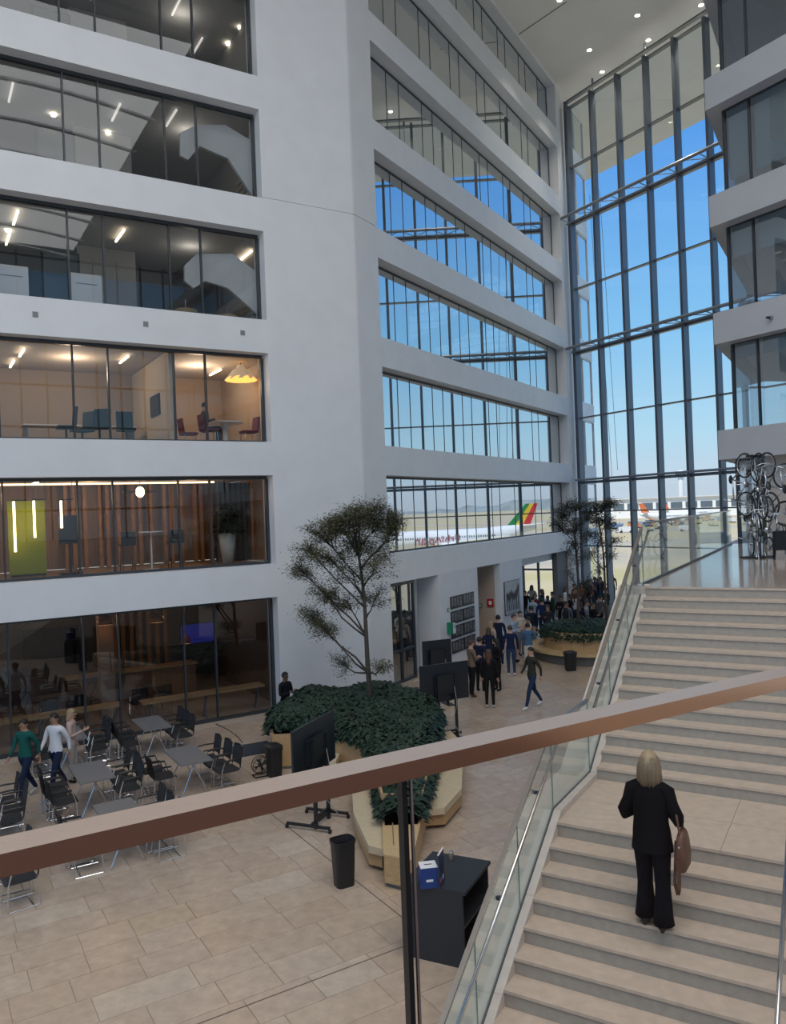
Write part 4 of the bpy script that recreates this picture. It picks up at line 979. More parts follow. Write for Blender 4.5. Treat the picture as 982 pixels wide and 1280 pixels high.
def hair_mesh(kind, cache={}):
    if kind in cache: return cache[kind]
    mb = MB(); nu, nv = 14, 9; rings = []
    for i in range(nv + 1):
        th_ = PI * .03 + (PI * .62) * i / nv; ring = []
        for j in range(nu):
            a = 2 * PI * j / nu; front = math.sin(a)
            t2 = th_
            if front > .3: t2 = min(th_, PI * (.40 if kind != 'bald' else .2))          # leave the face free
            r = .098 if kind == 'short' else .104
            x = r * .90 * math.sin(t2) * math.cos(a); y = .004 + r * 1.04 * math.sin(t2) * math.sin(a); z = 1.638 + r * 1.05 * math.cos(t2)
            if kind in ('long', 'bob') and front < .35 and i > 5:
                f = (i - 5) / (nv - 5); drop = .30 if kind == 'long' else .13
                x = r * .95 * math.cos(a) * (1 + .15 * f); y = .004 + r * math.sin(a) * 1.05 - .015 * f; z = 1.60 - drop * f
            ring.append((x, y, z))
        rings.append(ring)
    mb.loft(rings); me = mb.mesh('hair_' + kind, None, True); fixn(me); me.materials.append(SKINS[0])
    cache[kind] = me; return me
EYE = mat('eye_dark', (.01, .01, .01), .3)
em = MB(); [em.ell((s * .031, .088, 1.622), (.010, .006, .007), 6, 4) for s in (-1, 1)]
EYES = em.mesh('eyes', EYE)
HAIRC = dict(dark=(.012, .009, .007), brown=(.06, .032, .02), blond=(.33, .23, .13), grey=(.25, .24, .23), auburn=(.09, .035, .02))
def slot(o, i, m): o.material_slots[i].link = 'OBJECT'; o.material_slots[i].material = m
def cloth(c): return mat('cloth_%d_%d_%d' % tuple(int(x * 999) for x in c), c, .85, spec=.2)
def person(label, loc, yaw, kind, top, bottom, shoes=(.03, .03, .03), hair=('short', 'dark'), skin=0, h=1.75, short_sleeve=False, group=None):
    """yaw: direction faced, radians from +x"""
    t = thing('person', label, 'person', loc, yaw - PI / 2, group); s = h / 1.75; t.scale = (s, s, s)
    b = link('body', BODY[kind], t)
    slot(b, 0, SKINS[skin]); slot(b, 1, cloth(top)); slot(b, 2, cloth(bottom)); slot(b, 3, cloth(shoes)); slot(b, 4, SKINS[skin] if short_sleeve else cloth(top))
    if hair:
        hm = link('hair', hair_mesh(hair[0]), b); slot(hm, 0, mat('hair_' + hair[1], HAIRC[hair[1]], .6, noise=.3, scale=40))
    link('eyes', EYES, b)
    return t
def at(px, py, h): p = P(px, py, h); p.z = 0; return p
NAVY = (.012, .018, .045); BLK = (.010, .010, .012); JEAN = (.025, .05, .11); LBL = (.30, .38, .50); CRM = (.55, .50, .42); BEI = (.36, .28, .20); GRY = (.16, .16, .17); WHI = (.66, .66, .68)
R = math.radians
# --- people of the queue, head-top pixels turned into places on the floor
Q_ = [
    ('man in a brown checked shirt and dark trousers behind the big screen', 588, 799, 1.78, 20, 'fold', (.17, .115, .085), BLK, (.12, .05, .02), ('short', 'brown'), 0),
    ('person in a dark navy coat standing behind the checked shirt', 601, 795, 1.76, 60, 'stand', NAVY, BLK, BLK, ('short', 'dark'), 0),
    ('woman in a black wide trouser suit with long auburn hair', 610, 811, 1.72, 75, 'stand', BLK, BLK, (.5, .5, .5), ('long', 'auburn'), 0),
    ('woman in black with a pale bag, checking her phone', 618, 798, 1.66, 200, 'phone', BLK, BLK, BLK, ('long', 'dark'), 0),
    ('woman in a dark blue jacket between two taller people', 610, 784, 1.68, 70, 'phone', NAVY, BLK, BLK, ('bob', 'brown'), 0),
    ('fair haired woman in a beige coat by the corridor opening', 613, 776, 1.7, 40, 'stand', (.42, .34, .27), BLK, BLK, ('long', 'blond'), 0),
    ('tall man in a navy suit beside the corridor opening', 622, 768, 1.86, 80, 'stand', NAVY, NAVY, BLK, ('short', 'dark'), 0),
    ('person in a navy sweatshirt and blue jeans seen from behind', 637, 781, 1.76, 85, 'stand', (.012, .02, .06), JEAN, WHI, ('short', 'brown'), 0),
    ('man in a pale blue shirt and tan trousers facing his neighbours', 646, 767, 1.82, 330, 'phone', LBL, BEI, BLK, ('short', 'brown'), 0),
    ('person in a cream hooded top looking down', 655, 763, 1.76, 300, 'phone', CRM, GRY, BLK, ('short', 'dark'), 0),
    ('man in a mid blue shirt and pale trousers seen from behind', 659, 778, 1.72, 90, 'fold', (.06, .13, .24), (.55, .53, .5), WHI, ('short', 'dark'), 0),
    ('person in an off white hooded sweatshirt and black trousers', 667, 769, 1.74, 160, 'fold', (.60, .57, .52), BLK, BLK, ('short', 'dark'), 1),
    ('man in a dark green sweater and jeans walking with white shoes', 663, 808, 1.78, 205, 'walk', (.035, .038, .03), (.018, .035, .08), WHI, ('short', 'dark'), 0),
    ('man in a navy shirt and beige trousers near the round bench', 684, 758, 1.80, 95, 'stand2', (.012, .02, .035), BEI, WHI, ('short', 'dark'), 1),
    ('tall person in a blue jacket at the front of the queue', 677, 747, 1.84, 70, 'stand', (.015, .03, .09), NAVY, BLK, ('short', 'dark'), 0),
    ('man in a light blue shirt at the corner of the picture', 661, 745, 1.78, 50, 'stand', (.36, .45, .56), NAVY, BLK, ('short', 'dark'), 0),
    ('person in black standing in front of the light blue shirt', 664, 757, 1.7, 30, 'phone', BLK, BLK, BLK, ('bob', 'dark'), 0),
    ('person in a charcoal jacket holding a tan bag', 694, 757, 1.74, 250, 'point', (.03, .03, .035), BLK, BLK, ('bob', 'brown'), 0),
    ('man in a grey shirt beside the planter foliage', 708, 752, 1.75, 110, 'stand', (.26, .30, .34), BLK, BLK, ('short', 'dark'), 0),
    ('man in a dark suit and white shirt front talking', 701, 744, 1.78, 260, 'point', BLK, BLK, BLK, ('short', 'dark'), 1),
]
# --- dense crowd before the exit doors
rcw = random.Random(21)
CW_TOP = [('black', BLK), ('navy', NAVY), ('charcoal', (.035, .035, .04)), ('dark brown', (.06, .035, .025)), ('white', WHI), ('pale grey', (.34, .34, .36)), ('dark red', (.12, .02, .025)), ('dark green', (.02, .05, .03)), ('rust orange', (.25, .08, .03)), ('pale blue', (.32, .40, .5))]
spots = [(656, 738, 0), (664, 731, 5), (671, 727, 3), (662, 724, 8), (679, 722, 0), (687, 729, 2), (677, 736, 1), (695, 727, 0), (690, 739, 7), (693, 732, 4), (702, 733, 1), (684, 744, 0), (709, 729, 8), (715, 735, 3), (712, 742, 0), (720, 741, 4), (728, 742, 1), (725, 752, 0), (719, 754, 2), (733, 750, 5), (668, 741, 6), (700, 724, 0), (684, 718, 2), (676, 716, 0), (737, 758, 0), (731, 762, 1), (670, 719, 1), (706, 721, 2)]
def clear(p):
    u, n_ = (p - O2).dot(D2), (p - O2).dot(N2)
    if n_ < .55 and u < 13.2: p = p + N2 * (.55 - n_)
    if n_ < .6 and u > 18: p = p + N2 * (.6 - n_)
    if (p - pc2).length < 2.62: p = pc2 + (p - pc2).normalized() * 2.62
    return p
hs_ = [rcw.uniform(1.64, 1.84) for _ in spots]
PQ = [clear(at(q[1], q[2], q[3])) for q in Q_] + [clear(at(x, y, h)) for (x, y, _), h in zip(spots, hs_)]
for it in range(60):                                   # nobody stands inside a neighbour
    for i in range(len(PQ)):
        for j in range(i):
            d_ = PQ[i] - PQ[j]; l_ = d_.length
            if l_ < .56:
                k_ = d_.normalized() * (.56 - l_) * .5 if l_ > 1e-4 else Vector((.2, 0, 0))
                PQ[i] = PQ[i] + k_; PQ[j] = PQ[j] - k_
    PQ = [clear(p) for p in PQ]
for (lab, x, y, h, yaw, kind, top, bot, sho, hair, sk_), p in zip(Q_, PQ): person(lab, p, R(yaw), kind, top, bot, sho, hair, sk_, h)
AC = ['by the exit doors', 'in the thick of the crowd', 'behind the round planter']
for i, (x, y, ci) in enumerate(spots):
    h = hs_[i]; nm, c = CW_TOP[ci]; p = PQ[len(Q_) + i]
    place = AC[0] if y < 728 else (AC[2] if x > 714 else AC[1]); hk = rcw.choice((('short', 'dark'), ('short', 'brown'), ('long', 'dark'), ('bob', 'brown'), ('long', 'brown')))
    hn = '%s %s hair' % ({'dark': 'black', 'brown': 'brown'}[hk[1]], {'short': 'short', 'long': 'long', 'bob': 'chin length'}[hk[0]])
    person('%s top, %s, person %s' % (nm, hn, place), p, rcw.uniform(0, 2 * PI), rcw.choice(('stand', 'phone', 'fold', 'stand2', 'point')), c, rcw.choice((BLK, NAVY, JEAN, (.05, .05, .055))), BLK, hk, rcw.choice((0, 0, 1, 2)), h, group='crowd before the exit doors')
person('person in a dark green shirt standing by the glass wall behind a tree', at(757, 734, 1.8), R(200), 'phone', (.03, .04, .03), (.2, .17, .14), BLK, ('short', 'dark'), 0, 1.8)
person('person in a grey top next to the glass wall and tree trunk', at(749, 744, 1.7), R(120), 'stand', (.10, .09, .09), BLK, BLK, ('short', 'dark'), 0, 1.7)
# --- people at the cafe tables and planter
person('man in a white shirt and navy trousers walking past the tables', at(68, 897, 1.78) * 1.03, R(250), 'walk', WHI, (.012, .02, .05), (.45, .45, .45), ('short', 'dark'), 1, 1.78)
person('man in a teal green shirt walking beside the white shirt', at(53, 897, 1.74) + Vector((-.42, .05, 0)), R(250), 'walk', (.01, .09, .075), (.012, .02, .05), (.45, .45, .45), ('short', 'dark'), 1, 1.74)
person('blonde woman in a pale pink blouse leaning at a table', at(71, 892, 1.66) + Vector((.12, .45, 0)), R(10), 'point', (.50, .36, .33), (.35, .32, .30), BLK, ('bob', 'blond'), 0, 1.66)
sp = person('person in black sitting on the planter edge with a phone', P0(-3.05, 21.05), R(-35), 'sit', BLK, BLK, BLK, ('short', 'dark'), 2, 1.72)
sp.location.z = -.06
bgp = P(975, 700, LZ)
pr = person('person in a pale blue sleeve holding a black tote bag', bgp + Vector((.42, .10, .0)), R(170), 'stand', (.30, .36, .48), (.04, .04, .05), BLK, ('short', 'dark'), 2, 1.75)
tb_ = thing('tote_bag', 'black tote bag hanging from a hand beside the bicycles', 'bag', bgp + Vector((.03, -.02, .22)), .25)
MB().loft([[(-.2, -.06, 0), (.2, -.06, 0), (.2, .06, 0), (-.2, .06, 0)], [(-.18, -.05, .42), (.18, -.05, .42), (.18, .05, .42), (-.18, .05, .42)]]).build('bag_body', mat('tote_black', (.008, .01, .016), .6), tb_)
for y in (-.04, .04): MB().tube([(-.09, y, .42), (-.07, y, .58), (.07, y, .58), (.09, y, .42)], .009, 6).build('bag_handle', BLACK, tb_)

# ================================================================== WOMAN ON THE STAIRS
wz = LM - RIS_L * 3
wp = P(818, 1158, wz)
wl_ = wp.dot(N2); ws = 8.58 - RUN_L * 2.93
wp = ST(ws, wl_, wz)
wm = thing('person', 'blonde woman in a black jacket and flared trousers climbing the stairs', 'person', wp, A2 - PI / 2); wm.scale = (.84, .90, .945)
BJ = mat('black_wool', (.005, .005, .006), .9, spec=.12); BT = mat('navy_black_trousers', (.0045, .005, .008), .85, spec=.12)
b = link('body', BODY['stairs'], wm); slot(b, 0, SKINS[0]); slot(b, 1, BJ); slot(b, 2, BT); slot(b, 3, BLACK); slot(b, 4, BJ)
b.location.z = .035
def oval(cx, cy, cz, rx, ry, n=18, ph=0, wob=0, tilt=0): return [(cx + rx * math.cos(2 * PI * i / n) * (1 + wob * math.sin(5 * 2 * PI * i / n + ph)), cy + ry * math.sin(2 * PI * i / n) * (1 + wob * math.cos(4 * 2 * PI * i / n + ph)), cz + tilt * math.cos(2 * PI * i / n)) for i in range(n)]
jk = MB().loft([oval(0, 0, .80, .235, .17, wob=.05, ph=1), oval(0, 0, .86, .228, .165, wob=.05, ph=1), oval(0, 0, .98, .212, .152, wob=.04), oval(0, 0, 1.12, .192, .138, wob=.035, ph=2), oval(0, 0, 1.25, .205, .145, wob=.03), oval(0, -.005, 1.36, .212, .135, wob=.02), oval(0, -.012, 1.435, .185, .105), oval(0, -.012, 1.485, .10, .075), oval(0, -.01, 1.52, .065, .06)], cap=False)
jo = jk.build('jacket', BJ, wm, True); fixn(jo.data)
for s in (-1, 1):
    J = pose('stairs')[0]; sd = 'L' if s < 0 else 'R'; S_, E_, W_ = (Vector(J[k + sd][0]) for k in ('sho', 'elb', 'wri')); E_ = E_ + Vector((s * .05, -.02, 0))
    sl_ = MB().tube([S_ + Vector((-s * .05, 0, .03)), S_ + Vector((s * .02, 0, 0)), S_.lerp(E_, .5), E_ + Vector((s * .005, 0, .02)), E_ + Vector((0, .02, -.02)), E_.lerp(W_, .5), W_], [.07, .078, .07, .064, .064, .056, .05], 12); so_ = sl_.build('sleeve', BJ, jo, True)
    lg = MB(); hx = s * .098; fwd = .05 if s < 0 else -.04
    rings = [oval(hx * .9, 0, .92, .118, .13), oval(hx, .0, .80, .112, .115, wob=.02), oval(hx * 1.05, fwd * .4 + .01, .58, .092, .095, wob=.04), oval(hx * 1.1, fwd * .7 + .02, .42, .086, .09, wob=.05, ph=1), oval(hx * 1.12, fwd, .25, .098, .10, wob=.06), oval(hx * 1.15, fwd, .085 if s < 0 else .07, .115, .125, wob=.07, ph=2)]
    lg.loft(rings); lo_ = lg.build('trouser_leg', BT, wm, True)
    bt = MB(); fx = hx * 1.12; fy = fwd - .02
    bt.loft([[(fx + x, fy + y, z) for x, y in ((-.038, -.07), (.038, -.07), (.045, .06), (.03, .16), (-.03, .16), (-.045, .06))] for z in (.035, .07)] + [[(fx + x * .85, fy + y * .5, .14) for x, y in ((-.038, -.07), (.038, -.07), (.045, .06), (.03, .1), (-.03, .1), (-.045, .06))]])
    bt.loft([[(fx + x * q, fy - .045 + y * q, z) for x, y in ((-.022, -.02), (.022, -.02), (.022, .02), (-.022, .02))] for z, q in ((0.001, .8), (.05, 1.1))])
    bt.loft([[(fx + x, fy + y, z) for x, y in ((-.035, .02), (.035, .02), (.028, .15), (-.028, .15))] for z in (.001, .04)])
    boot = bt.build('boot', mat('boot_leather', (.008, .008, .008), .35), wm)
# hair: many overlapping locks over a cap
HB = mat('blond_hair', (.34, .245, .135), .5, noise=.35, scale=22, stretch=(14, 14, 1)); HD = mat('blond_hair_dark', (.20, .14, .08), .5, noise=.35, scale=22, stretch=(14, 14, 1))
hc = MB().loft([oval(0, .0, 1.42, .125, .085, wob=.06), oval(0, -.005, 1.50, .130, .105, wob=.04), oval(0, 0, 1.60, .122, .118), oval(0, .005, 1.68, .108, .112), oval(0, .008, 1.745, .075, .082), oval(0, .01, 1.775, .025, .03)])
ho_ = hc.build('hair', HB, wm, True); fixn(ho_.data); ho_.location.z = .03
lk = MB(); rh = random.Random(2)
for i in range(64):
    a = PI + PI * (i % 32) / 31 + rh.uniform(-.06, .06); a = a if rh.random() < .9 else rh.uniform(0, 2 * PI)
    z0 = 1.765 - rh.uniform(0, .08); zl = 1.385 + rh.uniform(-.03, .05); cx, cy = math.cos(a), math.sin(a)
    lk.tube([(cx * .03, .01 + cy * .03, z0 + .005), (cx * .095, .005 + cy * .10, z0 - .06), (cx * .124, cy * .12, 1.60), (cx * .131, cy * .11, 1.50), (cx * (.128 + rh.uniform(-.015, .02)), cy * .095, zl)], [.006, .013, .014, .012, .003], 5)
lo_ = lk.build('hair_locks', HD, ho_, True)
# shoulder bag on her right
LTH = mat('brown_leather', (.115, .05, .026), .5, noise=.25, scale=10, bump=.1)
wb = thing('shoulder_bag', 'brown leather shoulder bag with a hanging strap on the woman', 'bag', wp, A2 - PI / 2); wb.scale = (.86, .9, .945)
bc = Vector((.335, -.02, .86))
bgm = MB().loft([[(bc.x + x * q, bc.y + y * q, bc.z + z) for x, y in ((-.05, -.15), (.03, -.165), (.06, -.1), (.065, .1), (.03, .165), (-.05, .15))] for z, q in ((-.20, .75), (-.17, .98), (-.05, 1.05), (.08, .9), (.15, .72), (.18, .55))]); bo_ = bgm.build('bag_body', LTH, wb, True); fixn(bo_.data)
MB().tube([bc + Vector((0, -.10, .14)), bc + Vector((-.03, -.07, .30)), bc + Vector((-.06, -.03, .40)), bc + Vector((-.06, .03, .40)), bc + Vector((-.03, .07, .30)), bc + Vector((0, .10, .14))], .014, 6).build('bag_handle', LTH, wb)
MB().bar(bc + Vector((.0, -.16, .02)), bc + Vector((-.02, -.15, -.36)), .04, .008, up=(0, 1, 0)).bar(bc + Vector((-.02, -.15, -.36)), bc + Vector((-.05, -.08, -.44)), .04, .008, up=(0, 1, 0)).bar(bc + Vector((-.05, -.08, -.44)), bc + Vector((-.10, .02, -.38)), .04, .008, up=(0, 1, 0)).bar(bc + Vector((-.10, .02, -.38)), bc + Vector((-.09, .12, .02)), .035, .008, up=(0, 1, 0)).build('strap', LTH, wb)
MB().lathe([(.008, 0), (.012, .01), (.008, .02)], bc + Vector((.0, -.17, .06)), 8).build('buckle', CHROME, wb)
# ================================================================== INSIDE THE LEFT OFFICES
def inF1(px, py, depth): return onplane(px, py, O1 - N1 * depth, N1)
def lamp_light(name, loc, energy, color=(1, .72, .45), r=.15):
    l = bpy.data.lights.new(name, 'POINT'); l.energy = energy; l.color = color; l.shadow_soft_size = r
    o = bpy.data.objects.new(name, l); C.objects.link(o); o.location = loc; return o
# reflection of white stair flights in upper windows, built solid inside the rooms
def poly_px(pts, sc_, ox, oy, depth): return [inF1(ox + x / sc_, oy + y / sc_, depth) for x, y in pts]
for row, pts in (('third', ((632, 545), (632, 465), (690, 438), (790, 438), (900, 505), (900, 680), (880, 680), (800, 555), (700, 512), (660, 560))), ('second', ((648, 985), (648, 930), (690, 890), (815, 890), (915, 965), (915, 1100), (900, 1100), (800, 1010), (720, 985), (680, 1010)))):
    pp = poly_px(pts, 2.806, 0, 0, .8)
    t = thing('stair_reflection', 'reflected white faceted stair balustrade built behind the %s window row from the top' % row, 'stairs')
    m = MB().extrude(pp, -N1 * .12); o = m.build('balustrade', WHITE2, t); fixn(o.data)
    un = [p - Vector((0, 0, .02)) for p in pp[5:]]
    for i in range(6):
        a = pp[4].lerp(pp[6], i / 6); MB().box(a - N1 * .75 + Vector((0, 0, -.5)), (.3, 1.2, .16), A1).build('step', RISER, t)
# partition with wall screen, meeting table under a faceted pendant
pt = MB(); boxF(pt, F1, -2.78, -2.66, SILL[2], HEAD[2], -.62, -4.9); struct(pt.build('wall_partition', mat('partition_cream', (.56, .48, .40), .8)), 'cream partition between the meeting rooms')
scr = thing('wall_screen', 'black screen on the cream partition of the meeting room', 'display', F1(-2.80, 9.25, -2.1), A1)
MB().box((0, 0, 0), (.05, 1.0, .62)).build('housing', BLACKM, scr); MB().box((-.027, 0, 0), (.004, .96, .58)).build('screen', SCR, scr)
pc_ = inF1(301, 470, 1.6)
pd = thing('pendant_lamp', 'white faceted pendant lamp glowing orange above the meeting table', 'lamp', pc_)
prof = [(.52, -.14), (.40, .02), (.26, .16), (.14, .24), (.10, .34)]
m = MB(); n_ = 9; rings = []
for i, (r_, z) in enumerate(prof): rings.append([(r_ * math.cos(2 * PI * (j + .5 * (i % 2)) / n_), r_ * math.sin(2 * PI * (j + .5 * (i % 2)) / n_), z) for j in range(n_)])
m.loft(rings, cap=False); m.build('shade', mat('shade_white', (.75, .70, .62), .6, emit=((1, .7, .4), .35)), pd)
MB().lathe([(.50, -.135), (.1, .22)], n=18).build('shade_lining', mat('shade_glow', (1, .6, .2), .6, emit=((1, .42, .08), 2.6)), pd)
MB().tube([(0, 0, .33), (0, 0, HEAD[2] - pc_.z)], .012, 5).build('cord', BLACK, pd)
tp = inF1(282, 545, 1.7); tp.z = SILL[2]
mtb = thing('meeting_table', 'round white pedestal table below the faceted pendant', 'table', tp)
MB().lathe([(.55, .72), (.55, .75)], n=24).build('tabletop', WHT, mtb); MB().lathe([(.28, 0), (.26, .03), (.09, .2), (.07, .5), (.16, .72)], n=16).build('pedestal', WHT, mtb)
PURP = mat('plum_fabric', (.16, .04, .07), .9)
def shell_chair(label, loc, rz, m):
    c = thing('shell_chair', label, 'chair', loc, rz)
    MB().box((0, 0, .45), (.46, .46, .07)).build('seat', m, c); MB().box((0, -.24, .68), (.46, .06, .46), rx=.12).build('backrest', m, c)
    for x in (-.2, .2):
        for y in (-.2, .2): MB().tube([(x * .9, y * .9, .42), (x, y, 0)], .012, 6).build('leg', CHROME, c)
for px_, lab, rz in ((236, 'plum shell chair left empty beside the seated visitor', A1 - PI / 2), (311, 'plum shell chair left empty across the round table', A1 + PI / 2)):
    p = inF1(px_, 547, 1.5 if px_ > 260 else 2.4); p.z = SILL[2]; shell_chair(lab, p, rz, PURP)
p = inF1(262, 547, 1.25); p.z = SILL[2]
shell_chair('plum shell chair under the seated visitor', p, A1 - PI / 2, PURP)
ps = person('person in grey sitting at the round table under the pendant', p - D1 * .12 + Vector((0, 0, -.42)), A1, 'sit', (.10, .10, .11), BLK, BLK, ('short', 'dark'), 0, 1.72)
OFC = mat('office_blue_grey', (.035, .05, .06), .8)
for i, (px_, d_) in enumerate(((83, 1.5), (103, 2.2), (125, 1.4), (158, 1.8))):
    p = inF1(px_, 548, d_); p.z = SILL[2]; c = thing('office_chair', 'blue grey swivel office chair behind the second floor window', 'chair', p, A3 + i * .5, 'swivel chairs of the office')
    MB().box((0, 0, .47), (.48, .48, .08)).build('seat', OFC, c); MB().box((0, -.24, .78), (.46, .06, .5), rx=.1).build('backrest', OFC, c); MB().tube([(0, 0, .08), (0, 0, .44)], .03, 8).build('column', BLACK, c)
    for k in range(5): MB().tube([(0, 0, .09), (.28 * math.cos(k * 1.257), .28 * math.sin(k * 1.257), .03)], .02, 5).build('leg', BLACK, c)
dk_ = inF1(100, 545, 3.6); dk_.z = SILL[2]; dsk = thing('office_desk', 'long pale office desk behind the swivel chairs', 'desk', dk_, A1)
MB().box((0, 0, .73), (3.2, .8, .03)).build('top', WHT, dsk)
for x in (-1.5, 1.5): MB().box((x, 0, .36), (.05, .7, .71)).build('leg', STEEL, dsk)
# slim ceiling lights
TUBE = mat('office_tube', (1, .85, .65), .5, emit=((1, .80, .55), 5)); TUBEC = mat('office_tube_cool', (1, .95, .9), .5, emit=((1, .93, .85), .8))
k_ = 0
for row, px_, d_, mm in ((5, 127, 1.6, TUBEC), (5, 232, 1.2, TUBEC), (5, 255, 3, TUBEC), (4, 22, 1.6, TUBEC), (4, 155, 1.4, TUBEC), (4, 225, 1.0, TUBEC), (3, 28, 1.2, TUBE), (3, 160, 1.4, TUBE), (3, 17, 3.0, TUBE), (3, 318, 1.6, TUBE), (2, 35, 1.5, TUBE), (2, 165, 1.5, TUBE), (2, 280, 2.6, TUBE), (2, 22, 3.2, TUBE), (1, 52, 1.2, TUBE)):
    p = inF1(px_, 100 + (5 - row) * 155, d_); p.z = HEAD[row] - .06
    o = MB().bar(Vector((0, 0, 0)), -N1 * 1.1, .05, .05).build('ceiling_strip_light', mm); o.location = p
    tag(o, 'slim strip light on the office ceiling behind the %s floor windows' % ('ground', 'first', 'second', 'third', 'fourth', 'fifth')[row], 'light', 'strip lights of the left offices')
for px_, py_, d_, row in ((300, 20, 2, 5), (285, 47, 3, 5), (67, 148, 3, 4), (135, 163, 3.4, 4), (10, 281, 3, 3)):
    p = inF1(px_, py_, d_); p.z = HEAD[row] - .04; o = MB().lathe([(.07, 0), (.07, .03)], n=10).build('spot_light', SPOT); o.location = p; tag(o, 'tiny round ceiling spot behind the upper left windows', 'light', 'ceiling spots of the upper offices')
for row in (3, 4, 5):
    for u in (-8.2, -1.5): lamp_light('office_lamp', F1(u, HEAD[row] - .3, -2.2), 13, (1, .90, .78), .3)
for u, e in ((-8.5, 60), (-5.0, 60), (-1.3, 75)): lamp_light('office_lamp', F1(u, HEAD[2] - .4, -2.6), e, (1, .74, .50), .25)
for u, e in ((-8.0, 36), (-4.6, 34), (-1.6, 20)): lamp_light('lounge_lamp', F1(u, HEAD[1] - .4, -2.8), e, (1, .62, .34), .2)
for u, e in ((-9.0, 11), (-5.5, 15), (-1.8, 9)): lamp_light('cafe_lamp', F1(u, HEAD[0] - .5, -3.6), e, (1, .66, .42), .2)
# standing furniture on the third floor
for px_, d_, lab in ((232, 1.4, 'beige drum lamp shade on a desk behind the third floor glass'), (284, 1.6, 'beige drum lamp shade below the reflected white stair flight')):
    p = inF1(px_, 388, d_); p.z = SILL[3]; t = thing('drum_lamp', lab, 'lamp', p); MB().lathe([(.33, .05), (.33, .42)], n=20).build('shade', mat('drum_beige', (.42, .32, .20), .8), t); MB().lathe([(.1, 0), (.1, .05)], n=12).build('base', BLACK, t); MB().tube([(0, 0, .42), (0, 0, .75)], .01, 5).build('rod', CHROME, t)
for px_, w_b, lab in ((12, .9, 'white office board standing behind the third floor glass'), (108, .8, 'white printed panel leaning behind the third floor glass')):
    p = inF1(px_, 350, 1.0); p.z = SILL[3]; t = thing('white_board', lab, 'board', p, A1); MB().box((0, 0, .55), (w_b, .04, .95)).build('panel', WHT, t); MB().box((0, -.025, .75), (w_b * .7, .006, .02)).build('print_line', VENT, t); MB().box((0, 0, .04), (w_b * .6, .3, .06)).build('foot', STEEL, t)
# inner wall pieces of the upper floors: window openings in the back partition
for row in (3, 4, 5):
    w = MB(); boxF(w, F1, -4.6, -2.9, SILL[row], HEAD[row], -3.4, -3.55); struct(w.build('wall_partition', mat('upper_partition', (.40, .38, .36), .8)), 'grey partition behind window row %d' % row)
    w = thing('inner_window', 'dark framed inner window on the grey partition, office row %d' % row, 'window', F1(-5.1, SILL[row] + 1.5, -3.42), A1)
    MB().box((0, 0, 0), (1.1, .06, 1.7)).build('frame', FRAME, w); MB().box((0, -.04, 0), (.95, .01, 1.55)).build('pane', mat('inner_pane', (.12, .14, .15), .15), w)
# lounge on the first floor
yp = inF1(33, 655, 2.4); yp.z = SILL[1]; y_ = thing('green_panel', 'yellow green upholstered panel glowing in the first floor lounge', 'panel', yp, A1)
MB().box((0, 0, 1.05), (.95, .10, 2.1)).build('upholstery', mat('lime_fabric', (.30, .34, .02), .8), y_); MB().box((0, 0, .03), (.9, .2, .06)).build('foot', BLACK, y_)
GLOW = mat('tube_glow', (1, .85, .55), .5, emit=((1, .74, .38), 9))
for px_, y0, y1 in ((17, 627, 690), (42, 626, 672), (76, 626, 660)):
    a, b = inF1(px_, y0, 2.0), inF1(px_ + 1, y1, 2.0); t = thing('tube_pendant', 'upright glowing tube lamp hanging before the lounge %s' % {17: 'panel edge', 42: 'lime panel middle', 76: 'dark screen'}[px_], 'lamp', a, A1, 'tube lamps of the lounge')
    MB().tube([(0, 0, 0), (0, 0, b.z - a.z)], .03, 8).build('glow_tube', GLOW, t); MB().box((.14, 0, .03), (.36, .03, .03)).build('arm', BLACK, t); MB().tube([(.3, 0, .03), (.3, 0, HEAD[1] - a.z)], .008, 5).build('cord', BLACK, t)
ln = boxF(MB(), F1, -7.6, -.9, HEAD[1] - .08, HEAD[1] - .03, -2.6, -2.66).build('linear_light', mat('line_glow', (1, .8, .5), .5, emit=((1, .70, .38), 4))); tag(ln, 'long thin warm line of light along the lounge ceiling', 'light')
gp = inF1(175, 615, 1.8); t = thing('globe_lamp', 'bright round bulb lamp in an open wire ring of the lounge', 'lamp', gp)
MB().ell((0, 0, 0), (.13, .13, .16), 12, 8).build('bulb', mat('bulb_glow', (1, .8, .5), .5, emit=((1, .66, .34), 9)), t, True); MB().tube([(.5 * math.cos(a * PI / 10), .5 * math.sin(a * PI / 10), 0) for a in range(20)], .012, 5, closed=True).build('wire_ring', BLACK, t); MB().tube([(0, 0, .15), (0, 0, HEAD[1] - gp.z)], .01, 5).build('cord', BLACK, t)
SLAT = mat('timber_slat', (.34, .17, .07), .5, noise=.2, scale=5)
for i in range(16):
    u = -5.2 + i * .34 + (.12 if i % 3 == 0 else 0); o = boxF(MB(), F1, u, u + .11, SILL[1], HEAD[1], -4.55, -4.75).build('timber_slat', SLAT, bpy.data.objects['wall_office_back.001'])
ppot = inF1(285, 700, 1.3); ppot.z = SILL[1]; t = thing('potted_plant', 'leafy plant in a tall white tapered pot of the lounge', 'plant', ppot)
MB().lathe([(.16, 0), (.27, .95), (.24, .95), (.22, .85)], n=18).build('pot', mat('pot_white', (.5, .48, .45), .5), t, True)
rl = random.Random(6); lv = MB()
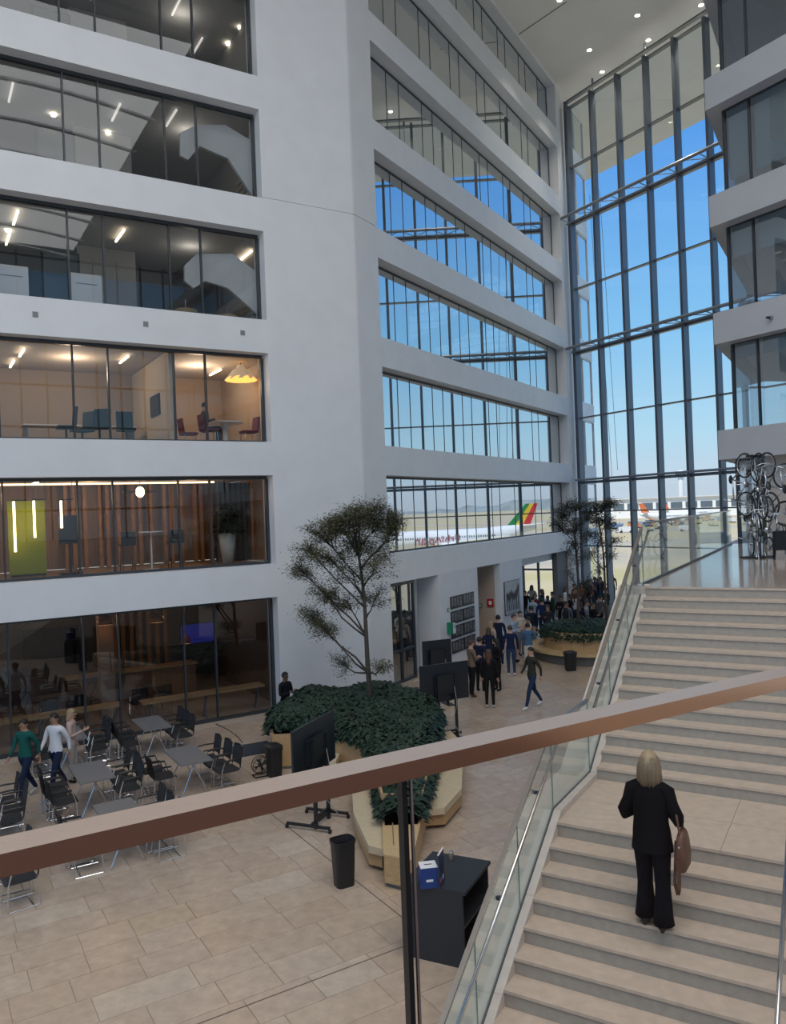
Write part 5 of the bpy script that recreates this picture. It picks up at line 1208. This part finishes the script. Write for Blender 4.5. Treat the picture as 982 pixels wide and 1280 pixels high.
for i in range(420):
    a = rl.uniform(0, 2 * PI); e = rl.uniform(-.2, 1.4); L = rl.uniform(.25, .75); o = Vector((math.cos(a) * L * math.cos(e) * .8, math.sin(a) * L * math.cos(e) * .8, .98 + L * max(.05, math.sin(e)) * 1.2)); d = Vector((math.cos(a), math.sin(a), rl.uniform(-.6, .3))) * .16; sd = Vector((-d.y, d.x, 0)) * .35
    lv.add([o, o + d * .5 + sd, o + d, o + d * .5 - sd], [(0, 1, 2, 3)])
f_ = lv.build('foliage', LEAFP, t); f_['kind'] = 'stuff'
ht = inF1(190, 710, 1.4); ht.z = SILL[1]; t = thing('bar_table', 'small round high table in the first floor lounge', 'table', ht); MB().lathe([(.34, 1.08), (.34, 1.11)], n=18).build('tabletop', WHT, t); MB().tube([(0, 0, .02), (0, 0, 1.08)], .025, 8).build('column', WHT, t); MB().lathe([(.22, 0), (.22, .02)], n=16).build('foot', WHT, t)
for px_, lab in ((160, 'dark bar stool on the screen side of the high table'), (220, 'dark bar stool on the plant side of the high table')):
    p = inF1(px_, 712, 1.4); p.z = SILL[1]; t = thing('bar_stool', lab, 'stool', p, A1)
    MB().box((0, 0, .76), (.40, .38, .05)).build('seat', BLACK, t); MB().box((0, -.18, .95), (.40, .04, .34)).build('backrest', BLACK, t)
    for x in (-.17, .17):
        for y in (-.16, .16): MB().tube([(x * .8, y * .8, .74), (x, y, 0)], .013, 5).build('leg', BLACK, t)
p = inF1(88, 700, 2.2); p.z = SILL[1]; t = thing('lounge_screen', 'dark screen on a stand beside the tube lamps', 'display', p, A1); MB().box((0, 0, 1.25), (.55, .06, .8)).build('housing', BLACKM, t); MB().tube([(0, 0, 0), (0, 0, .9)], .04, 8).build('column', BLACK, t); MB().box((0, 0, .02), (.6, .4, .04)).build('foot', BLACK, t)
cu = MB(); cr_ = [];
pts_ = [F1(-1.0 + 1.2 * i / 40, 0, -2.4 - .06 * math.sin(i * 1.1)) for i in range(41)]
cu.add([Vector((p.x, p.y, z)) for p in pts_ for z in (SILL[1] + .03, HEAD[1] - .1)], [(2 * i, 2 * i + 2, 2 * i + 3, 2 * i + 1) for i in range(40)]); o = cu.build('curtain', mat('sheer_grey', (.16, .145, .135), .9)); sm = o.modifiers.new('t', 'SOLIDIFY'); sm.thickness = .006; tag(o, 'grey pleated sheer curtain in the lounge corner', 'curtain')
# cafe on the ground floor
lg_ = thing('window_bench', 'long pale wooden ledge table just inside the ground floor glazing', 'bench', F1(-2.0, 0, -1.0), A1); MB().box((0, 0, .72), (3.6, .5, .06)).build('top', WOODT, lg_)
for x in (-1.6, 0, 1.6):
    for y in (-.15, .15): MB().bar((x, y, 0), (x + .08, 0, .7), .04, .04).build('leg', STEEL, lg_)
lg_ = thing('window_bench', 'long pale wooden ledge behind the cafe tables inside the glazing', 'bench', F1(-6.4, 0, -1.3), A1); MB().box((0, 0, .72), (4.2, .5, .06)).build('top', WOODT, lg_)
for x in (-1.9, 0, 1.9):
    for y in (-.15, .15): MB().bar((x, y, 0), (x + .08, 0, .7), .04, .04).build('leg', STEEL, lg_)
for u, d_, lab in ((-5.6, -3.6, 'cafe table indoors under the copper lamp'), (-3.2, -3.2, 'cafe table indoors between the copper lamps'), (-8.0, -3.2, 'cafe table indoors behind the standing woman')):
    put(tb, 0, F1(u, 0, d_), A1, 'grey ' + lab, 'table', 'tables inside the cafe')
    for s in (-.35, .35): put(ch, 1, F1(u + s, 0, d_ + .8), A1, 'black mesh chair at the ' + lab, 'chair', 'chairs inside the cafe')
COP = mat('copper_shade', (.45, .17, .07), .35, .8); CGL = mat('copper_glow', (1, .5, .2), .5, emit=((1, .42, .14), 3))
for px_, py_, d_, lab in ((131, 776, 2.2, 'copper dome pendant lamp in the cafe near the dark screen'), (196, 773, 2.6, 'copper dome pendant lamp in the cafe near the timber slats'), (232, 800, 3.5, 'small red pendant lamp deeper in the cafe')):
    p = inF1(px_, py_, d_); t = thing('dome_lamp', lab, 'lamp', p); q = .8 if d_ < 3 else .55; cm = COP if d_ < 3 else mat('red_shade', (.5, .04, .04), .4)
    MB().lathe([(.28 * q, -.1), (.24 * q, .05), (.1 * q, .15), (.03, .18)], n=18).build('shade', cm, t, True); MB().lathe([(.26 * q, -.105), (.26 * q, -.10)], n=16).build('glow_disc', CGL, t); MB().tube([(0, 0, .17), (0, 0, HEAD[0] - p.z)], .008, 5).build('cord', BLACK, t)
for i in range(7):
    u = -3.6 + i * .28; boxF(MB(), F1, u, u + .12, 0, HEAD[0], -5.4, -5.6).build('timber_slat', SLAT, bpy.data.objects['wall_office_back'])
for u in (-9.6, -4.35): w = MB(); boxF(w, F1, u - .2, u + .2, 0, HEAD[0], -2.6, -3.0); struct(w.build('wall_column', mat('cafe_column', (.42, .33, .26), .7)), 'pale column inside the cafe')
t = thing('wall_screen', 'dark screen with a blue glow at the back of the cafe', 'display', F1(-.9, 1.9, -5.0), A1); MB().box((0, 0, 0), (1.2, .06, .7)).build('housing', BLACKM, t); MB().box((0, -.033, 0), (1.14, .004, .64)).build('screen', mat('blue_screen', (.01, .01, .08), .3, emit=((.03, .04, .5), .25)), t)
t = thing('wall_screen', 'large unlit screen on the cafe back wall', 'display', F1(-5.4, 2.0, -5.9), A1); MB().box((0, 0, 0), (1.7, .06, 1.0)).build('housing', BLACKM, t); MB().box((0, -.033, 0), (1.64, .004, .94)).build('screen', SCR, t)
ct = thing('cafe_counter', 'long timber service counter at the back of the cafe', 'counter', F1(-3.2, 0, -4.6), A1); MB().box((0, 0, .5), (4.0, .6, 1.0)).build('body', W1, ct); MB().box((0, 0, 1.02), (4.1, .7, .04)).build('top', WOODT, ct)

# ================================================================== BICYCLE SCULPTURE
SIL = mat('silver_bike', (.62, .64, .67), .25, .9); TYRE = mat('tyre', (.02, .022, .025), .7)
def bike_meshes():
    fr = MB(); A, B, S_, Hd = Vector((-.52, 0, .34)), Vector((0, 0, .30)), Vector((-.16, 0, .86)), Vector((.42, 0, .82)); Wf = Vector((.55, 0, .34))
    for a, b in ((A, B), (A, S_), (B, S_), (S_, Hd), (B, Hd - Vector((0, 0, .08))), (Hd + Vector((-.03, 0, .12)), Wf)): fr.tube([a, b], .020, 6)
    fr.tube([Hd + Vector((-.03, -.22, .14)), Hd + Vector((.03, -.08, .14)), Hd + Vector((.03, .08, .14)), Hd + Vector((-.03, .22, .14))], .014, 6); fr.lathe([(.09, -.01), (.09, .01)], (0, 0, .30), 14)
    fr.tube([B + Vector((0, -.1, 0)), B + Vector((0, -.1, -.17)), B + Vector((0, -.18, -.17))], .014, 5); fr.tube([B + Vector((0, .1, 0)), B + Vector((0, .1, .17)), B + Vector((0, .18, .17))], .014, 5)
    sa = MB().ell(S_ + Vector((0, 0, .06)), (.13, .07, .03), 10, 6)
    wh = MB(); wh.tube([(.33 * math.cos(a * PI / 14), 0, .33 * math.sin(a * PI / 14)) for a in range(28)], .022, 6, closed=True)
    sp = MB(); sp.tube([(.30 * math.cos(a * PI / 14), 0, .30 * math.sin(a * PI / 14)) for a in range(28)], .012, 5, closed=True)
    for i in range(12): a = i * PI / 6; sp.tube([(0, 0, 0), (.30 * math.cos(a), 0, .30 * math.sin(a))], .004, 4, cap=False)
    sp.tube([(0, -.05, 0), (0, .05, 0)], .025, 8)
    return fr.mesh('frame', SIL, True), sa.mesh('saddle', BLACK, True), wh.mesh('wheel', TYRE, True), sp.mesh('rim', SIL), A, Wf
bfr, bsa, bwh, bri, bA, bW = bike_meshes()
bp0 = P(947, 697, LZ)
scu = thing('bicycle_sculpture', 'tower of stacked silver bicycles standing on a dark base plate', 'sculpture', bp0, A1); scu.scale = (.86,) * 3
MB().box((0, 0, .02), (.75, .55, .04)).build('base_plate', BLACK, scu); MB().tube([(.1, 0, .04), (.1, 0, 2.78)], .035, 8).build('mast', BLACK, scu); MB().box((.05, 0, 2.74), (.6, .16, .06)).build('top_plate', BLACK, scu)
def bike(parent, loc, rot):
    f = link('bicycle', bfr, parent); f.location = loc; f.rotation_euler = rot
    s = link('saddle', bsa, f)
    for w in (bA, bW):
        o = link('wheel', bwh, f); o.location = w; o = link('rim', bri, f); o.location = w
    return f
for i in range(2):
    bike(scu, (.02 + .1 * i, -.16 + .1 * i, .75 + 1.15 * i), (0, -PI / 2 + .08 * i, 1.0 + .25 * i)); bike(scu, (.16 - .1 * i, .14, 2.0 - 1.1 * i), (0, PI / 2, 1.3 - .5 * i))
    bike(scu, (-.05 + .1 * i, .05, .55 + 1.2 * i), (0, -PI / 2 + .35, .75 + .2 * i)); bike(scu, (.2, -.08, 1.2 + .7 * i), (0, PI / 2 - .3, 1.0))
bp1 = P(983, 703, LZ) - N1 * .0 + D1 * .12
sc2 = thing('bicycle_sculpture', 'second tower of silver bicycles beside the wall of the landing', 'sculpture', bp1 + Vector((.95, .95, 0)), A1); sc2.scale = (.86,) * 3
MB().box((0, 0, .02), (.75, .55, .04)).build('base_plate', BLACK, sc2); MB().tube([(.1, 0, .04), (.1, 0, 2.8)], .035, 8).build('mast', BLACK, sc2)
for i in range(3): bike(sc2, (.0, .08 * i, .1 + .78 * i), (0, .5 - .4 * i, 2.6 - PI / 3 * (i % 2)))
cm_ = onplane(963, 397, OR + D1 * -.05, D1); cmo = thing('security_camera', 'small grey camera fixed to the right block band', 'camera', cm_, A3)
MB().tube([(0, .0, 0), (.0, -.0, .0)], .03, 6); MB().lathe([(.05, -.05), (.06, 0), (.05, .05)], n=12).build('mount', VENT, cmo); MB().tube([(0, 0, 0), (.02, .16, -.01)], .035, 8).build('lens_tube', BLACK, cmo)

# ================================================================== AIRFIELD
TW = mat('terminal_white', (.78, .77, .75), .6); TWI = mat('terminal_glass', (.10, .13, .16), .2)
def block(name, label, px, dist, w, h, cat='building', rows=1, rz=None):
    d = ray(px, 640); p = Vector((d.x * dist, dist, GZ)); t = thing(name, label, cat, p, math.atan2(d.x, 1) * -1 if rz is None else rz)
    MB().box((0, 0, h / 2), (w, 30, h)).build('wall', TW, t); MB().box((0, 0, h + .3), (w + 3, 33, .6)).build('roof', mat('terminal_roof', (.62, .62, .62), .7), t)
    for r_ in range(rows):
        for i in range(int(w / 9)): MB().box((-w / 2 + 5 + i * 9, -15.1, h * (r_ + .62) / rows), (7, .4, h * .32 / rows)).build('window', TWI, t)
    return t
block('terminal_building', 'long white terminal building across the airfield', 860, 520, 150, 12.5, rows=1)
block('terminal_building', 'lower white terminal wing nearer the trees', 742, 620, 40, 9, rows=1)
block('terminal_building', 'far white hangar seen in the mirror glass', 1330, 480, 150, 12, rows=1)
d = ray(852, 640); t = thing('control_tower', 'slender control tower behind the terminal roof', 'tower', (d.x * 560, 560, GZ)); MB().lathe([(2.2, 0), (1.8, 26), (3.4, 28), (3.6, 31), (1, 32)], n=14).build('shaft', TW, t); MB().lathe([(3.7, 28.6), (3.7, 30.4)], n=14).build('cab_window', TWI, t)
hl = MB(); rh2 = random.Random(8)
xs = [-600 + i * 60 for i in range(70)]; hs = [rh2.uniform(8, 26) + 14 * math.sin(i * .21) for i in range(70)]
hl.add([(x, 1900 - .25 * abs(x), GZ) for x in xs] + [(x, 1950 - .25 * abs(x), GZ + max(6, h_)) for x, h_ in zip(xs, hs)] + [(x, 2100 - .25 * abs(x), GZ) for x in xs], [(i, i + 1, 71 + i, 70 + i) for i in range(69)] + [(70 + i, 71 + i, 141 + i, 140 + i) for i in range(69)])
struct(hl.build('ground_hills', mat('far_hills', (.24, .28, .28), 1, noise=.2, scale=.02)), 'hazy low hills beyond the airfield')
AWH = mat('aircraft_white', (.80, .80, .80), .35)
def aircraft(label, tail, nose, tailm, size=1.0, text=None):
    tail, nose = Vector((tail[0], tail[1], 0)), Vector((nose[0], nose[1], 0)); d = nose - tail; L = d.length; t = thing('aircraft', label, 'aircraft', (tail.x, tail.y, GZ), math.atan2(d.y, d.x)); R_ = 2.0 * size; zc = 4.0 * size
    fu = MB(); prof = [(0, .25, 1.0), (.06, .5, .8), (.16, .85, .35), (.28, 1, 0), (.86, 1, 0), (.94, .8, -.1), (.985, .45, -.25), (1, .08, -.4)]
    fu.loft([[(f * L, R_ * r_ * math.cos(2 * PI * j / 20), zc + off * R_ * .9 + R_ * r_ * math.sin(2 * PI * j / 20)) for j in range(20)] for f, r_, off in prof]); fo = fu.build('fuselage', AWH, t, True); fixn(fo.data)
    for s in (-1, 1):
        MB().extrude([(L * .55, s * R_ * .8, zc - R_ * .5), (L * .36, s * L * .42, zc + .6), (L * .33, s * L * .42, zc + .6), (L * .38, s * R_ * .8, zc - R_ * .5)], (0, 0, .35 * size)).build('wing', AWH, t)
        MB().tube([(L * .56, s * L * .16, zc - 1.6 * size), (L * .50, s * L * .16, zc - 1.6 * size), (L * .46, s * L * .16, zc - 1.5 * size)], [1.1 * size, 1.2 * size, .7 * size], 12).build('engine', AWH, t)
        MB().extrude([(L * .10, s * .4, zc + R_), (L * .03, s * 5 * size, zc + R_ + .4), (L * .0, s * 5 * size, zc + R_ + .4), (L * .02, s * .4, zc + R_)], (0, 0, .25 * size)).build('tailplane', AWH, t)
    fin = [(.15, 0), (.05, 1), (-.015, 1), (.03, 0)]
    for k, m_ in enumerate(tailm):
        f0, f1 = k / len(tailm), (k + 1) / len(tailm); H_ = 5.0 * size; z0 = zc + R_ * .9
        def e(a, b, f): return a + (b - a) * f
        xl = lambda f, g: (e(e(.16, .045, g), e(.03, -.02, g), f)) * L
        MB().extrude([(xl(f0, 0), -.15, z0), (xl(f1, 0), -.15, z0), (xl(f1, 1), -.15, z0 + H_), (xl(f0, 1), -.15, z0 + H_)], (0, .3, 0)).build('tail_fin', m_, t)
    for x, y in ((L * .45, 2 * size), (L * .45, -2 * size), (L * .9, 0)): MB().tube([(x, y, .5 * size), (x, y, zc - R_ * .6)], .2 * size, 6).build('landing_leg', STEEL, t); MB().tube([(x, y - .2, .5 * size), (x, y + .2, .5 * size)], .5 * size, 10).build('wheel', TYRE, t)
    win = MB(); [win.box((L * .24 + i * L * .012, s * (R_ + .005), zc + .45 * size), (.22, .04, .36)) for i in range(50) for s in (-1, 1)]; wo_ = win.build('cabin_windows', TWI, t)
    if text:
        cu_ = bpy.data.curves.new('lettering', 'FONT'); cu_.body = text; cu_.size = 2.7; cu_.extrude = .02; to_ = bpy.data.objects.new('tmp_text', cu_); C.objects.link(to_); bpy.context.view_layer.update()
        me_ = bpy.data.meshes.new_from_object(to_.evaluated_get(bpy.context.evaluated_depsgraph_get())); bpy.data.objects.remove(to_)
        me_.materials.clear(); me_.materials.append(mat('livery_red', (.40, .03, .08), .5)); o = link('lettering', me_, t); return t, o, L, R_, zc
    return t
# airliner parked where the mirror glass shows it: mirror its place across the angled facade
def mirror(p): q = Vector((p.x, p.y, 0)); g_ = O2 - N2 * .5; k = (q - g_).dot(N2); return q - N2 * (2 * k)
def virt(px, dist): d = ray(px, 660); return Vector((d.x * dist, dist, 0))
vt, vn = mirror(virt(668, 170)), mirror(virt(425, 158))
TC = [mat('fin_green', (.02, .22, .06), .5), mat('fin_yellow', (.75, .50, .03), .5), mat('fin_red', (.55, .03, .03), .5)]
pl_, txt, L, R_, zc = aircraft('white airliner with a green yellow red fin, mirrored in the facade glass', vt, vn, TC, 1.0, 'Ethiopian')
side = 1 if (Vector((0, 0, 0)) - vt).dot(Vector((-(vn - vt).y, (vn - vt).x, 0))) > 0 else -1
if side > 0: txt.rotation_euler = (PI / 2, 0, PI); txt.location = (L * .57 + 6.5, R_ + .06, zc - .9)
else: txt.rotation_euler = (PI / 2, 0, 0); txt.location = (L * .57 - 6.5, -R_ - .06, zc - .9)
OR_ = [mat('fin_orange', (.75, .18, .04), .5)]
for px_, dd, nx, lab in ((800, 330, 60, 'small white airliner with an orange fin parked far off beside the trees'), (828, 400, 45, 'small white airliner with an orange fin before the terminal')):
    d = ray(px_, 640); a_ = Vector((d.x * dd, dd, 0)); aircraft(lab, a_, a_ + Vector((30, 12, 0)), OR_, .9)
rv = random.Random(12)
for i in range(14):
    px_ = 770 + i * 11; dd = rv.uniform(250, 380); d = ray(px_, 640); c_ = rv.choice(((.7, .7, .7), (.6, .5, .3), (.3, .32, .35), (.65, .25, .1), (.2, .3, .5)))
    t = thing('ground_vehicle', 'small %s airport service vehicle parked on the far apron' % {.7: 'white', .6: 'sand coloured', .3: 'grey', .65: 'orange', .2: 'blue'}[c_[0]], 'vehicle', (d.x * dd, dd, GZ), rv.uniform(0, 3), 'service vehicles on the apron')
    vm = mat('vehicle_%d' % int(c_[0] * 100), c_, .5); MB().box((0, 0, 1.3), (5, 2.2, 1.7)).build('body', vm, t); MB().box((1.9, 0, 2.3), (1.3, 2.0, .8)).build('cab', TWI, t)
    for x in (-1.6, 1.6): MB().tube([(x, -1.15, .45), (x, 1.15, .45)], .45, 8).build('wheel', TYRE, t)
